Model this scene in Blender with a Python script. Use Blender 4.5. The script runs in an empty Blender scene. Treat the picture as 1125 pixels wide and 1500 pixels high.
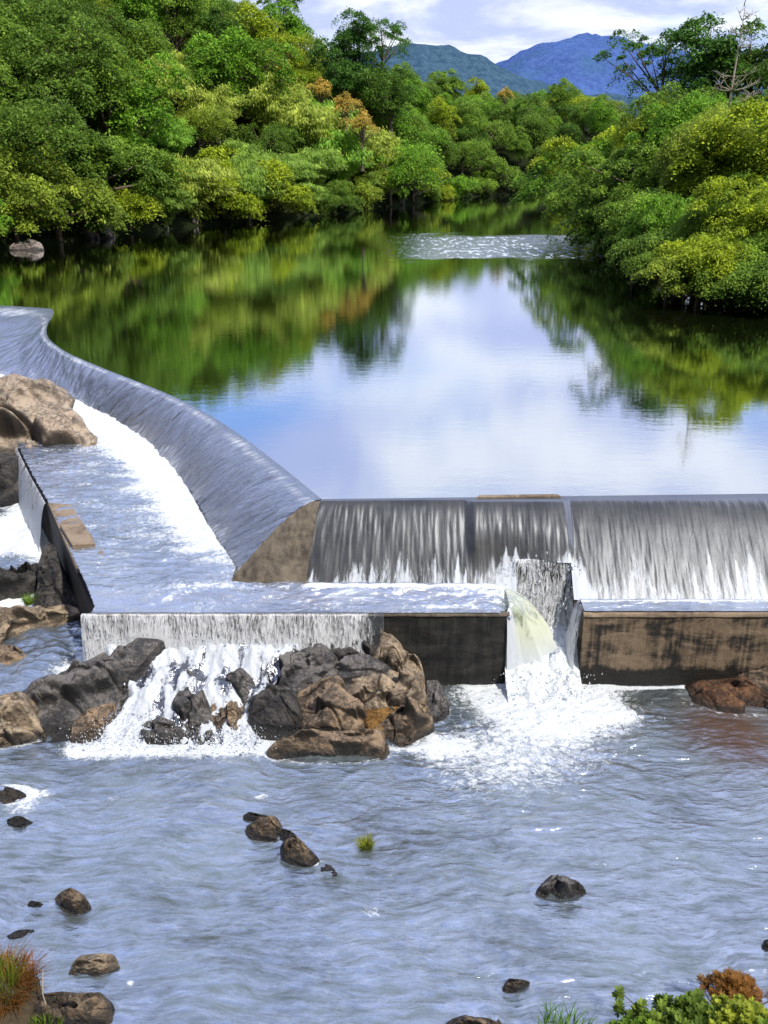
import bpy, math, random
import numpy as np
from mathutils import Vector
random.seed(7); RNG = np.random.default_rng(7)
sc = bpy.context.scene
COL = sc.collection
# ------------------------------------------------------------------ camera
H = 10.0; PITCH = math.radians(22.3); F = 1300.0
cam_d = bpy.data.cameras.new('camera'); cam = bpy.data.objects.new('camera', cam_d); COL.objects.link(cam)
cam.location = (0, 0, H); cam.rotation_euler = (math.radians(90)-PITCH, 0, 0)
cam_d.sensor_fit = 'VERTICAL'; cam_d.sensor_height = 24.0; cam_d.lens = 24.0*F/1500.0
cam_d.clip_start = 0.2; cam_d.clip_end = 12000
sc.camera = cam
CP, SP = math.cos(PITCH), math.sin(PITCH)
def P(px, py, z):
    """ground point seen at photo coordinates px,py on the level z"""
    dep = PITCH + math.atan((py-750)/F)
    y = (H-z)/math.tan(dep)
    return Vector(((px-562.5)/F*(y*CP+(H-z)*SP), y, z))
def depth_of(p): return p[1]*CP+(H-p[2])*SP
def proj(x, y, z):
    d = y*CP+(H-z)*SP; v = -y*SP+(H-z)*CP
    return 562.5+F*x/d, 750+F*v/d
# ------------------------------------------------------------------ numpy noise
_perm = np.random.default_rng(3).permutation(256); _perm = np.concatenate([_perm, _perm, _perm])
_g3 = np.random.default_rng(4).normal(size=(256, 3)); _g3 /= np.linalg.norm(_g3, axis=1)[:, None]
def noise(x, y, z=0.0):
    x = np.asarray(x, float); y = np.asarray(y, float); z = np.asarray(z, float)+np.zeros_like(x)
    xi = np.floor(x).astype(int); yi = np.floor(y).astype(int); zi = np.floor(z).astype(int)
    xf, yf, zf = x-xi, y-yi, z-zi
    u, v, w = [t*t*t*(t*(t*6-15)+10) for t in (xf, yf, zf)]
    out = 0
    for dx in (0, 1):
        for dy in (0, 1):
            for dz in (0, 1):
                h = _perm[_perm[_perm[(xi+dx) & 255]+((yi+dy) & 255)]+((zi+dz) & 255)]
                g = _g3[h]
                d = g[..., 0]*(xf-dx)+g[..., 1]*(yf-dy)+g[..., 2]*(zf-dz)
                out = out+d*(u if dx else 1-u)*(v if dy else 1-v)*(w if dz else 1-w)
    return out*1.5
def fbm(x, y, z=0.0, o=4):
    s = 0; a = 1.0
    for k in range(o):
        s = s+a*noise(np.asarray(x)*2**k+17.3*k, np.asarray(y)*2**k+5.1*k, np.asarray(z)*2**k)
        a *= .5
    return s
def sstep(a, b, x):
    t = np.clip((np.asarray(x, float)-a)/(b-a), 0, 1); return t*t*(3-2*t)
# ------------------------------------------------------------------ object helpers
def tag(o, label=None, cat=None, group=None, kind=None):
    if label: o['label'] = label
    if cat: o['category'] = cat
    if group: o['group'] = group
    if kind: o['kind'] = kind
    return o
def npmesh(name, V, Fc, mat=None, smooth=True, attrs=None):
    V = np.asarray(V, np.float32); me = bpy.data.meshes.new(name)
    if isinstance(Fc, np.ndarray):
        k = Fc.shape[1]; nf = len(Fc)
        me.vertices.add(len(V)); me.vertices.foreach_set('co', V.ravel())
        me.loops.add(nf*k); me.loops.foreach_set('vertex_index', Fc.astype(np.int32).ravel())
        me.polygons.add(nf); me.polygons.foreach_set('loop_start', (np.arange(nf)*k).astype(np.int32))
        me.update(calc_edges=True)
    else:
        me.from_pydata([tuple(map(float, v)) for v in V], [], [list(map(int, f)) for f in Fc])
    if smooth: me.polygons.foreach_set('use_smooth', np.ones(len(me.polygons), bool))
    if attrs:
        for n, (dom, arr) in attrs.items():
            arr = np.asarray(arr, np.float32)
            if arr.ndim == 2:
                a = me.attributes.new(n, 'FLOAT_VECTOR', dom); a.data.foreach_set('vector', arr.ravel())
            else:
                a = me.attributes.new(n, 'FLOAT', dom); a.data.foreach_set('value', arr)
    if mat: me.materials.append(mat)
    me.update()
    return me
def link(name, me, parent=None, loc=(0, 0, 0)):
    o = bpy.data.objects.new(name, me); COL.objects.link(o); o.location = loc
    if parent: o.parent = parent
    return o
def empty(name, loc=(0, 0, 0), rz=0):
    o = bpy.data.objects.new(name, None); COL.objects.link(o); o.location = loc; o.rotation_euler.z = rz
    o.empty_display_size = .2
    return o
def gridfaces(nu, nv, keep=None):
    i = np.arange(nu-1)[:, None]*nv+np.arange(nv-1)[None, :]
    f = np.stack([i, i+nv, i+nv+1, i+1], -1).reshape(-1, 4)
    if keep is not None: f = f[keep.reshape(-1)[f].all(1)]
    return f
class MB:
    def __init__(s): s.v = []; s.f = []
    def add(s, V, Fs):
        b = len(s.v); s.v += [tuple(v) for v in V]; s.f += [[b+i for i in f] for f in Fs]
    def tube(s, pts, rads, n=7):
        pts = [Vector(p) for p in pts]; V = []; Fs = []
        for i, p in enumerate(pts):
            d = (pts[min(i+1, len(pts)-1)]-pts[max(i-1, 0)]).normalized()
            a = d.orthogonal().normalized() if i == 0 else (a-d*a.dot(d)).normalized()
            b = d.cross(a)
            for k in range(n):
                t = 2*math.pi*k/n; V.append(p+(a*math.cos(t)+b*math.sin(t))*rads[i])
        for i in range(len(pts)-1):
            for k in range(n): Fs.append([i*n+k, i*n+(k+1) % n, (i+1)*n+(k+1) % n, (i+1)*n+k])
        Fs.append(list(range((len(pts)-1)*n, len(pts)*n)))
        s.add(V, Fs)
    def prism(s, poly, z0, z1):
        """closed prism from an xy polygon; z0/z1 numbers or lists"""
        n = len(poly)
        za = z0 if hasattr(z0, '__len__') else [z0]*n; zb = z1 if hasattr(z1, '__len__') else [z1]*n
        V = [(p[0], p[1], za[i]) for i, p in enumerate(poly)]+[(p[0], p[1], zb[i]) for i, p in enumerate(poly)]
        Fs = [list(range(n))[::-1], list(range(n, 2*n))]+[[i, (i+1) % n, n+(i+1) % n, n+i] for i in range(n)]
        s.add(V, Fs)
    def mesh(s, name, mat, smooth=False, bevel=0):
        me = npmesh(name, s.v, s.f, mat, smooth)
        if bevel:
            import bmesh
            bm = bmesh.new(); bm.from_mesh(me); bmesh.ops.recalc_face_normals(bm, faces=bm.faces)
            bmesh.ops.bevel(bm, geom=list(bm.edges), offset=bevel, segments=2, affect='EDGES', profile=.6, clamp_overlap=True)
            bm.to_mesh(me); bm.free()
        return me
# ------------------------------------------------------------------ material helper
class NT:
    def __init__(s, name):
        s.m = bpy.data.materials.new(name); s.m.use_nodes = True; s.t = s.m.node_tree; s.t.nodes.clear()
        s.out = s.t.nodes.new('ShaderNodeOutputMaterial')
    def n(s, typ, ins=None, **kw):
        nd = s.t.nodes.new('ShaderNode'+typ)
        for k, v in kw.items(): setattr(nd, k, v)
        if ins:
            for k, v in ins.items(): s.put(nd.inputs[k], v)
        return nd
    def put(s, sock, v):
        if isinstance(v, bpy.types.NodeSocket): s.t.links.new(v, sock)
        elif isinstance(v, (tuple, list)) and sock.type == 'RGBA' and len(v) == 3: sock.default_value = (*v, 1)
        else: sock.default_value = v
    def math(s, op, a, b=0.0, c=0.0, clamp=False):
        nd = s.n('Math', operation=op, use_clamp=clamp)
        s.put(nd.inputs[0], a); s.put(nd.inputs[1], b); s.put(nd.inputs[2], c); return nd.outputs[0]
    def mixc(s, f, a, b, bt='MIX'):
        nd = s.n('Mix', data_type='RGBA', blend_type=bt)
        s.put(nd.inputs[0], f); s.put(nd.inputs[6], a); s.put(nd.inputs[7], b); return nd.outputs[2]
    def mapping(s, vec, scale, rot=(0, 0, 0), loc=(0, 0, 0)):
        return s.n('Mapping', {'Vector': vec, 'Scale': scale, 'Rotation': rot, 'Location': loc}).outputs[0]
    def noise(s, vec, scale, detail=4, rough=.55, dist=0.0):
        return s.n('TexNoise', {'Vector': vec, 'Scale': scale, 'Detail': detail, 'Roughness': rough, 'Distortion': dist}).outputs[0]
    def ramp(s, f, a, b):
        return s.n('MapRange', {0: f, 1: a, 2: b, 3: 0.0, 4: 1.0}, interpolation_type='SMOOTHSTEP').outputs[0]
    def cramp(s, f, stops):
        nd = s.n('ValToRGB', {0: f}); cr = nd.color_ramp
        while len(cr.elements) < len(stops): cr.elements.new(.5)
        for e, (p, c) in zip(cr.elements, stops): e.position = p; e.color = (*c, 1)
        return nd.outputs[0]
    def bump(s, h, strength, dist, nrm=None):
        ins = {'Height': h, 'Strength': strength, 'Distance': dist}
        if nrm is not None: ins['Normal'] = nrm
        return s.n('Bump', ins).outputs[0]
    def attr(s, name, out='Fac'): return s.n('Attribute', attribute_name=name).outputs[out]
    def pos(s): return s.n('NewGeometry').outputs['Position']
    def done(s, sh): s.t.links.new(sh, s.out.inputs[0]); return s.m
    def pbr(s, col, rough, nrm=None, spec=.5, **kw):
        ins = {'Base Color': col, 'Roughness': rough, 'Specular IOR Level': spec}
        if nrm is not None: ins['Normal'] = nrm
        ins.update(kw)
        return s.n('BsdfPrincipled', ins).outputs[0]

def leaf_mat(name, hue_lo, hue_hi, trans=.35):
    t = NT(name)
    oi = t.n('ObjectInfo'); v = t.attr('v')
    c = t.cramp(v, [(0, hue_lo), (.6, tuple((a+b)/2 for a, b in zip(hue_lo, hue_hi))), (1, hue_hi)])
    c = t.mixc(1.0, c, oi.outputs['Color'], 'MULTIPLY')
    nn = t.noise(t.pos(), .55, 2)
    c = t.n('HueSaturation', {'Hue': t.math('MULTIPLY_ADD', nn, -.05, .525), 'Saturation': 1.0, 'Value': t.math('MULTIPLY_ADD', nn, 1.9, .05), 'Color': c}).outputs[0]
    d = t.pbr(c, .5, spec=.16)
    tr = t.n('BsdfTranslucent', {'Color': t.mixc(.5, c, t.n('Gamma', {'Color': c, 'Gamma': .8}).outputs[0])}).outputs[0]
    return t.done(t.n('MixShader', {0: trans, 1: d, 2: tr}).outputs[0])
M = {}
M['leaf'] = leaf_mat('leaf_green', (.028, .075, .014), (.46, .58, .095))
M['bamboo'] = leaf_mat('leaf_bamboo', (.12, .20, .035), (.64, .74, .20), .45)
M['flower'] = leaf_mat('leaf_blossom', (.20, .17, .04), (.85, .60, .18), .3)
M['brown'] = leaf_mat('leaf_dry', (.10, .05, .02), (.36, .20, .08), .3)
M['lime'] = leaf_mat('leaf_lime', (.06, .12, .018), (.42, .50, .09), .35)
def bark(name, a, b):
    t = NT(name); n = t.noise(t.mapping(t.pos(), (3, 3, .6)), 2.0, 5)
    return t.done(t.pbr(t.mixc(n, a, b), .85, t.bump(n, .6, .05)))
M['bark'] = bark('bark', (.05, .035, .022), (.16, .12, .08))
M['bark_pale'] = bark('bark_pale', (.22, .18, .13), (.45, .40, .32))

def rock_mat(name, dark, tan, wet_level, ochre=.4):
    t = NT(name); p = t.pos(); oc = t.n('TexCoord').outputs['Object']
    n1 = t.noise(oc, 1.3, 6, .6, .6); n2 = t.noise(p, 9, 6, .65); n3 = t.noise(p, 40, 3, .6)
    warp = t.n('VectorMath', {0: p, 1: t.n('TexNoise', {'Vector': p, 'Scale': 1.6, 'Detail': 3}).outputs[1]}, operation='ADD').outputs[0]
    vo = t.n('TexVoronoi', {'Vector': t.mapping(warp, (1, .8, 1.8), (.3, .2, .5)), 'Scale': .75}, feature='DISTANCE_TO_EDGE').outputs[0]
    crack = t.math('MULTIPLY', t.math('SUBTRACT', 1.0, t.ramp(vo, 0.0, .016)), t.ramp(n1, .42, .6))
    sep = t.n('SeparateXYZ', {0: p}).outputs[2]
    nz = t.n('SeparateXYZ', {0: t.n('NewGeometry').outputs['Normal']}).outputs[2]
    c = t.mixc(t.ramp(t.math('ADD', t.math('MULTIPLY', n1, .65), t.math('MULTIPLY', n2, .35)), .42, .56), dark, tan)
    c = t.mixc(t.math('MULTIPLY', t.ramp(t.noise(t.mapping(p, (1, 1.5, 5)), 3.0, 5, .7), .5, .66), .5), c, tuple(min(.6, x*1.5) for x in tan))
    c = t.mixc(t.math('MULTIPLY', t.ramp(n2, .52, .7), ochre), c, (.34, .19, .075))
    c = t.mixc(t.math('MULTIPLY', t.ramp(n3, .45, .7), .35), c, tuple(x*.35 for x in dark))
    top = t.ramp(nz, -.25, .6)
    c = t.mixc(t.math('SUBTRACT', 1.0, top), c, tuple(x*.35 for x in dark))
    c = t.mixc(t.math('MULTIPLY', crack, .8), c, (.012, .01, .008))
    wet = t.math('SUBTRACT', 1.0, t.ramp(t.math('ADD', sep, t.math('MULTIPLY_ADD', n1, -.5, .25)), wet_level, wet_level+.22))
    c = t.mixc(t.math('MULTIPLY', wet, .8), c, (.016, .015, .014))
    rough = t.math('MULTIPLY_ADD', wet, -.5, .78)
    hh = t.math('ADD', t.math('MULTIPLY', n2, .5), t.math('MULTIPLY', n3, .12))
    hh = t.math('SUBTRACT', hh, t.math('MULTIPLY', crack, .35))
    return t.done(t.pbr(c, rough, t.bump(hh, 1.0, .22), spec=.4))
M['rock_tan'] = rock_mat('rock_tan', (.15, .115, .085), (.50, .38, .26), -4.65)
M['rock_brown'] = rock_mat('rock_brown', (.075, .06, .048), (.36, .26, .17), -4.6)
M['rock_dark'] = rock_mat('rock_dark', (.022, .022, .024), (.085, .078, .072), -4.3, .12)
M['rock_grey'] = rock_mat('rock_grey', (.055, .055, .058), (.19, .175, .165), -4.6, .12)
M['stone_wet'] = rock_mat('stone_wet', (.035, .030, .026), (.25, .18, .115), -4.58, .3)
M['rock_ochre'] = rock_mat('rock_ochre', (.12, .055, .012), (.34, .19, .05), -5.5, .8)
M['rock_shore'] = rock_mat('rock_shore', (.12, .10, .09), (.34, .28, .25), .05)
M['rock_upper'] = rock_mat('rock_upper', (.18, .14, .11), (.54, .42, .31), -1.95)
M['rock_red'] = rock_mat('rock_red', (.06, .03, .016), (.20, .095, .045), -4.62, .6)

def concrete(name, base, stain, k, zmask=None):
    t = NT(name); p = t.pos()
    a = t.noise(t.mapping(p, (.7, .7, 1.6)), 1.1, 6, .65, .5); b = t.noise(p, 22, 5, .7); v = t.noise(t.mapping(p, (5, 5, .35)), 1.2, 4)
    f = t.math('ADD', t.math('MULTIPLY', a, .65), t.math('MULTIPLY', v, .35))
    if zmask:
        z = t.n('SeparateXYZ', {0: p}).outputs[2]
        f = t.math('ADD', f, t.math('MULTIPLY', t.ramp(z, zmask[0], zmask[1]), zmask[2]))
        f = t.math('SUBTRACT', f, t.math('MULTIPLY', t.math('SUBTRACT', 1.0, t.ramp(z, zmask[3], zmask[4])), .35))
    c = t.mixc(t.ramp(f, k[0], k[1]), stain, base)
    c = t.mixc(t.math('MULTIPLY', t.ramp(b, .5, .75), .45), c, tuple(x*.4 for x in stain))
    return t.done(t.pbr(c, .65, t.bump(t.math('ADD', b, t.math('MULTIPLY', a, 1.4)), .75, .05), spec=.35))
M['wall_black'] = concrete('concrete_black', (.035, .032, .028), (.006, .006, .006), (.42, .62))
M['wall_brown'] = concrete('concrete_brown', (.23, .168, .11), (.014, .012, .010), (.40, .56), (-2.46, -2.30, .35, -4.6, -3.9))
M['conc_tan'] = concrete('concrete_tan', (.33, .25, .17), (.12, .085, .06), (.32, .6))
M['conc_grey'] = concrete('concrete_grey', (.17, .145, .12), (.07, .06, .05), (.35, .6))
M['conc_slope'] = concrete('concrete_slope', (.20, .165, .12), (.075, .06, .045), (.38, .6))

# lake: still dark water that mirrors the banks
def lake_mat():
    t = NT('lake_water'); p = t.pos()
    z = t.n('SeparateXYZ', {0: p})
    X, Y = z.outputs[0], z.outputs[1]
    nA = t.noise(t.mapping(p, (.35, 1.0, 1)), 2.2, 3, .5, .4)
    nB = t.noise(t.mapping(p, (.5, 1.3, 1)), 9.0, 2, .5)
    # wind-ruffled band far out
    band = t.math('MULTIPLY', t.ramp(t.math('ADD', Y, t.math('MULTIPLY', t.noise(t.mapping(p, (.12, .2, 1)), 1.0, 3), 22)), 99, 103),
                  t.math('SUBTRACT', 1.0, t.ramp(t.math('ADD', Y, t.math('MULTIPLY', t.noise(t.mapping(p, (.12, .2, 1), loc=(5, 3, 0)), 1.0, 3), 18)), 120, 127)))
    band = t.math('MULTIPLY', band, t.ramp(t.math('ADD', X, t.math('MULTIPLY', nA, 8)), 2, 12))
    bst = t.math('MULTIPLY_ADD', band, .55, .034)
    h = t.math('ADD', t.math('MULTIPLY', nA, .6), t.math('MULTIPLY', nB, .25))
    nrm = t.bump(h, bst, .12)
    nC = t.noise(t.mapping(p, (1.0, .30, 1)), 1.5, 3, .7)
    gl = t.n('BsdfGlossy', {'Color': (.93, .96, 1.0), 'Roughness': t.math('MULTIPLY_ADD', band, .12, .014), 'Normal': nrm}).outputs[0]
    spark = t.n('BsdfDiffuse', {'Color': (.62, .70, .82)}).outputs[0]  # sky glitter on the ripples, painted as pale diffuse speckle
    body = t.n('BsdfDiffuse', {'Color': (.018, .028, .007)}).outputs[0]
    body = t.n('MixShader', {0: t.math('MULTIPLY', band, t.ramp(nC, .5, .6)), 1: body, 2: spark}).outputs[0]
    fr = t.n('Fresnel', {'IOR': 1.33, 'Normal': nrm}).outputs[0]
    fac = t.math('MULTIPLY_ADD', fr, .40, .74, True)
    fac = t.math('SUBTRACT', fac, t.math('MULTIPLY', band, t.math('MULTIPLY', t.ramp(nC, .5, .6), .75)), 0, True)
    return t.done(t.n('MixShader', {0: fac, 1: body, 2: gl}).outputs[0])
M['lake'] = lake_mat()

def river_mat(name, body, refl=.45, bs=.55, bd=.06, foamscale=1.0, warm=False):
    t = NT(name); p = t.pos(); fo = t.attr('foam')
    w = t.n('VectorMath', {0: p, 1: t.n('VectorMath', {0: t.n('TexNoise', {'Vector': p, 'Scale': .35, 'Detail': 2}).outputs[1], 'Scale': 1.1}, operation='SCALE').outputs[0]}, operation='ADD').outputs[0]
    n1 = t.noise(t.mapping(w, (.55, 2.3, 1)), 2.2, 5, .6, .3); n2 = t.noise(t.mapping(w, (.55, 2.0, 1)), 8, 4, .6)
    nf = t.noise(t.mapping(w, (1, 1.3, 1)), 5.5*foamscale, 6, .7, .8); nf2 = t.noise(p, 30*foamscale, 4, .7)
    fm = t.ramp(t.math('ADD', fo, t.math('MULTIPLY_ADD', nf, 1.1, t.math('MULTIPLY', nf2, .35))), 1.02, 1.34)
    nrm = t.bump(t.math('ADD', n1, t.math('MULTIPLY', n2, .35)), bs, bd)
    nbig = t.noise(w, .45, 3)
    col = t.mixc(t.ramp(nbig, .35, .65), body, tuple(x*1.7 for x in body))
    wf = 0.0
    if warm:
        bed = t.math('MULTIPLY', t.attr('bed'), t.ramp(t.noise(t.mapping(w, (.8, 1.6, 1)), 1.6, 4, .65), .38, .60)); col = t.mixc(bed, col, (.035, .034, .022))
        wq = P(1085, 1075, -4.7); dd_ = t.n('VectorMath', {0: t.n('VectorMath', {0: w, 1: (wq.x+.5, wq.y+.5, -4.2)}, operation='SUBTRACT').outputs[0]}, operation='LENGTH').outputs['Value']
        wf = t.math('SUBTRACT', 1.0, t.ramp(dd_, .4, 2.4)); col = t.mixc(t.math('MULTIPLY', wf, .8), col, (.085, .036, .014))  # reddish-brown reflection over the shallows, painted into the body colour
    fr = t.n('Fresnel', {'IOR': 1.33, 'Normal': nrm}).outputs[0]
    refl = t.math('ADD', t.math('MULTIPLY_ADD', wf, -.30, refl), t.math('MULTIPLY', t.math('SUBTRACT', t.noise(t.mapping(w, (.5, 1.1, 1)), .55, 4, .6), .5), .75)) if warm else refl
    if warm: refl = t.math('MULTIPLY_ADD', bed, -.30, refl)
    fac = t.math('MULTIPLY_ADD', fr, 1.6, t.math('MULTIPLY_ADD', t.math('SUBTRACT', n1, .5), 1.7, t.math('MULTIPLY_ADD', t.math('SUBTRACT', n2, .5), .9, refl)), True)
    wat = t.n('MixShader', {0: fac, 1: t.n('BsdfDiffuse', {'Color': col, 'Normal': nrm}).outputs[0], 2: t.n('BsdfGlossy', {'Color': (.84, .90, .965), 'Roughness': .11, 'Normal': nrm}).outputs[0]}).outputs[0]
    fn = t.bump(t.math('ADD', nf, t.math('MULTIPLY', nf2, .5)), .8, .08)
    foam = t.pbr(t.mixc(nf2, (.62, .68, .70), (.93, .95, .96)), .5, fn, spec=.3)
    return t.done(t.n('MixShader', {0: fm, 1: wat, 2: foam}).outputs[0])
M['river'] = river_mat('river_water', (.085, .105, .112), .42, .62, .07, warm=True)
M['apron'] = river_mat('apron_water', (.17, .185, .21), .50, .9, .09)
M['rapids'] = river_mat('rapids_water', (.07, .09, .11), .35, .6, .07, 1.1)

def fall_mat(name, dark, su, sv, lo, hi, alpha=False, white=(.85, .90, .97), refl=.35, tint=None, gl=.9, ro=.18, bs=.7, warp=.3):
    """water running down a face; 'flow' = (metres along, metres down), 'foam' = local whiteness"""
    t = NT(name); fl = t.attr('flow', 'Vector'); fo = t.attr('foam')
    wn = t.n('TexNoise', {'Vector': t.mapping(fl, (1.6, .8, 1)), 'Scale': 1.0, 'Detail': 4}).outputs[1]
    fl = t.n('VectorMath', {0: fl, 1: t.n('VectorMath', {0: wn, 1: (warp, .5, 0)}, operation='MULTIPLY').outputs[0]}, operation='ADD').outputs[0]
    a = t.noise(t.mapping(fl, (su, sv, 1)), 1.0, 5, .65, .3); b = t.noise(t.mapping(fl, (su*3.6, sv*3.0, 1)), 1.0, 4, .65)
    c = t.noise(t.mapping(fl, (su*.16, sv*.12, 1)), 1.0, 3)
    s = t.math('ADD', t.math('MULTIPLY', a, .8), t.math('MULTIPLY', b, .5)); s = t.math('ADD', s, t.math('MULTIPLY', c, .35))
    fm = t.ramp(t.math('ADD', fo, s), lo, hi)
    nrm = t.bump(t.math('ADD', a, t.math('MULTIPLY', b, .4)), bs, .06)
    st_ = t.noise(t.mapping(fl, (.5, .5, 1)), 1.0, 6, .7)
    col = t.mixc(t.math('MULTIPLY', t.ramp(a, .3, .7), .35), dark, tuple(x*1.9 for x in dark))
    col = t.mixc(t.ramp(st_, .42, .62), col, tuple(x*.55 for x in dark))
    fr = t.n('Fresnel', {'IOR': 1.33, 'Normal': nrm}).outputs[0]
    wat = t.n('MixShader', {0: t.math('MULTIPLY_ADD', fr, gl, refl*.5, True), 1: t.n('BsdfDiffuse', {'Color': col}).outputs[0], 2: t.n('BsdfGlossy', {'Color': (.85, .9, 1), 'Roughness': ro, 'Normal': nrm}).outputs[0]}).outputs[0]
    wc = t.mixc(b, tuple(x*.75 for x in white), white)
    if tint: wc = t.mixc(t.attr('tint'), wc, tint)
    foam = t.n('MixShader', {0: .25, 1: t.pbr(wc, .45, nrm, spec=.3), 2: t.n('BsdfTranslucent', {'Color': wc}).outputs[0]}).outputs[0]
    if alpha:
        wat = t.n('MixShader', {0: .14, 1: t.n('BsdfTransparent').outputs[0], 2: wat}).outputs[0]
    return t.done(t.n('MixShader', {0: fm, 1: wat, 2: foam}).outputs[0])
M['face'] = fall_mat('spillway_film', (.044, .044, .042), 11.0, 1.1, 1.06, 1.36, refl=.10, gl=.25, ro=.38, bs=.14, warp=.22)
M['wing'] = fall_mat('wing_film', (.060, .060, .070), 6.5, .8, .98, 1.40, refl=.15, gl=.62, ro=.24)
M['curtain'] = fall_mat('curtain', (.07, .075, .08), 15.0, 1.9, .74, .93, True, white=(.95, .97, 1.0))
M['jet'] = fall_mat('jet', (.20, .24, .15), 5.0, .9, .75, 1.1, False, tint=(.74, .78, .56))

t = NT('spray_white'); M['spray'] = t.done(t.n('MixShader', {0: .3, 1: t.pbr((.92, .95, 1), .3), 2: t.n('BsdfTranslucent', {'Color': (.9, .95, 1)}).outputs[0]}).outputs[0])
t = NT('forest_floor'); n = t.noise(t.pos(), .8, 6, .7); n2 = t.noise(t.pos(), 5, 5, .7)
M['ground'] = t.done(t.pbr(t.mixc(n, (.010, .016, .006), (.035, .05, .015)), .9, t.bump(t.math('ADD', n, n2), 1.0, .6), spec=.1))
t = NT('river_bed'); n = t.noise(t.pos(), 1.2, 6, .7)
M['bank'] = t.done(t.pbr(t.mixc(n, (.03, .025, .015), (.12, .09, .055)), .9, t.bump(n, .8, .2), spec=.2))
def mountain_mat():
    t = NT('hazy_mountain'); p = t.pos()
    n = t.noise(p, .11, 6, .7); n2 = t.noise(p, .012, 4)
    z = t.n('SeparateXYZ', {0: p}).outputs[2]
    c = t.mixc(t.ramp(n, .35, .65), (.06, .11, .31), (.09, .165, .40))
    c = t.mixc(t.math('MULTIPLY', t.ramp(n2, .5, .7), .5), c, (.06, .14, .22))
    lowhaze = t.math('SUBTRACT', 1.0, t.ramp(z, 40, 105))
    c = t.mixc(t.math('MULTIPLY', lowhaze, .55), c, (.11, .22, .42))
    return t.done(t.pbr(c, 1.0, t.bump(n, .9, 7), spec=0))
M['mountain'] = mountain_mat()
t = NT('hazy_hill'); n = t.noise(t.pos(), .16, 6, .7)
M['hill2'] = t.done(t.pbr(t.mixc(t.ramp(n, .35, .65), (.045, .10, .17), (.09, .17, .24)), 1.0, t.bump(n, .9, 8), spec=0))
# ------------------------------------------------------------------ world and sun
SUN_EL, SUN_AZ = 52.0, 136.0      # azimuth clockwise from +Y
w = bpy.data.worlds.new('World'); sc.world = w; w.use_nodes = True
t = NT.__new__(NT); t.t = w.node_tree; t.t.nodes.clear()
out = t.t.nodes.new('ShaderNodeOutputWorld')
sky = t.n('TexSky', sky_type='NISHITA', sun_disc=False, sun_elevation=math.radians(SUN_EL), sun_rotation=math.radians(SUN_AZ), air_density=1.3, dust_density=.6, ozone_density=3.0)
g = t.n('TexCoord').outputs['Generated']
sx = t.n('SeparateXYZ', {0: g}); zz = t.math('MAXIMUM', sx.outputs[2], 0.0)
den = t.math('ADD', zz, .16)
cv = t.n('CombineXYZ', {0: t.math('DIVIDE', sx.outputs[0], den), 1: t.math('DIVIDE', sx.outputs[1], den), 2: 0.0}).outputs[0]
c1 = t.noise(t.mapping(cv, (1, 1, 1), loc=(3.1, 1.3, 0)), 1.0, 9, .52, .5)
c2 = t.noise(t.mapping(cv, (1, 1, 1), loc=(9.0, 4.2, 0)), 1.9, 8, .58, .3)
cl = t.ramp(c1, .26, .50)
ccol = t.mixc(t.ramp(t.math('SUBTRACT', c2, t.math('MULTIPLY', zz, .16)), .36, .58), (6.3, 7.1, 10.8), (11.6, 12.0, 12.9))
skyc = t.mixc(1.0, t.mixc(1.0, sky.outputs[0], (1.0, 1.25, 1.75), 'MULTIPLY'), (.6, .9, 1.9), 'ADD')
fin = t.mixc(t.math('MULTIPLY', cl, .93), skyc, ccol)
bg = t.n('Background', {'Color': fin, 'Strength': .095}); t.t.links.new(bg.outputs[0], out.inputs[0])
sd = bpy.data.lights.new('sun', 'SUN'); sd.energy = 4.7; sd.angle = math.radians(.55); sd.color = (1, .94, .83)
so = bpy.data.objects.new('sun', sd); COL.objects.link(so)
az, el = math.radians(SUN_AZ), math.radians(SUN_EL)
so.rotation_euler = Vector((math.sin(az)*math.cos(el), math.cos(az)*math.cos(el), math.sin(el))).to_track_quat('Z', 'Y').to_euler()
so.location = (30, -20, 60)
# ------------------------------------------------------------------ river outline and ground
poly = np.array([(-42, -3), (-42, 62), (-46, 90), (-41, 98), (-34, 113), (-23, 135), (-8, 153), (3, 176), (22, 212), (42, 222), (80, 226), (120, 232),
                 (130, 190), (70, 168), (44, 146), (31, 124), (25, 100), (21.5, 80), (22.2, 66), (25.5, 60), (33, 55), (42, 40), (45, 20), (42, -3)], float)
def sdf(x, y):
    x = np.asarray(x, float); y = np.asarray(y, float); d = np.full(x.shape, 1e9); ins = np.zeros(x.shape, bool)
    n = len(poly)
    for i in range(n):
        a = poly[i]; b = poly[(i+1) % n]; e = b-a
        tt = np.clip(((x-a[0])*e[0]+(y-a[1])*e[1])/(e@e), 0, 1)
        d = np.minimum(d, np.hypot(x-a[0]-tt*e[0], y-a[1]-tt*e[1]))
        c = ((a[1] > y) != (b[1] > y)) & (x < (b[0]-a[0])*(y-a[1])/(b[1]-a[1]+1e-9)+a[0])
        ins ^= c
    return np.where(ins, -d, d)
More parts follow.
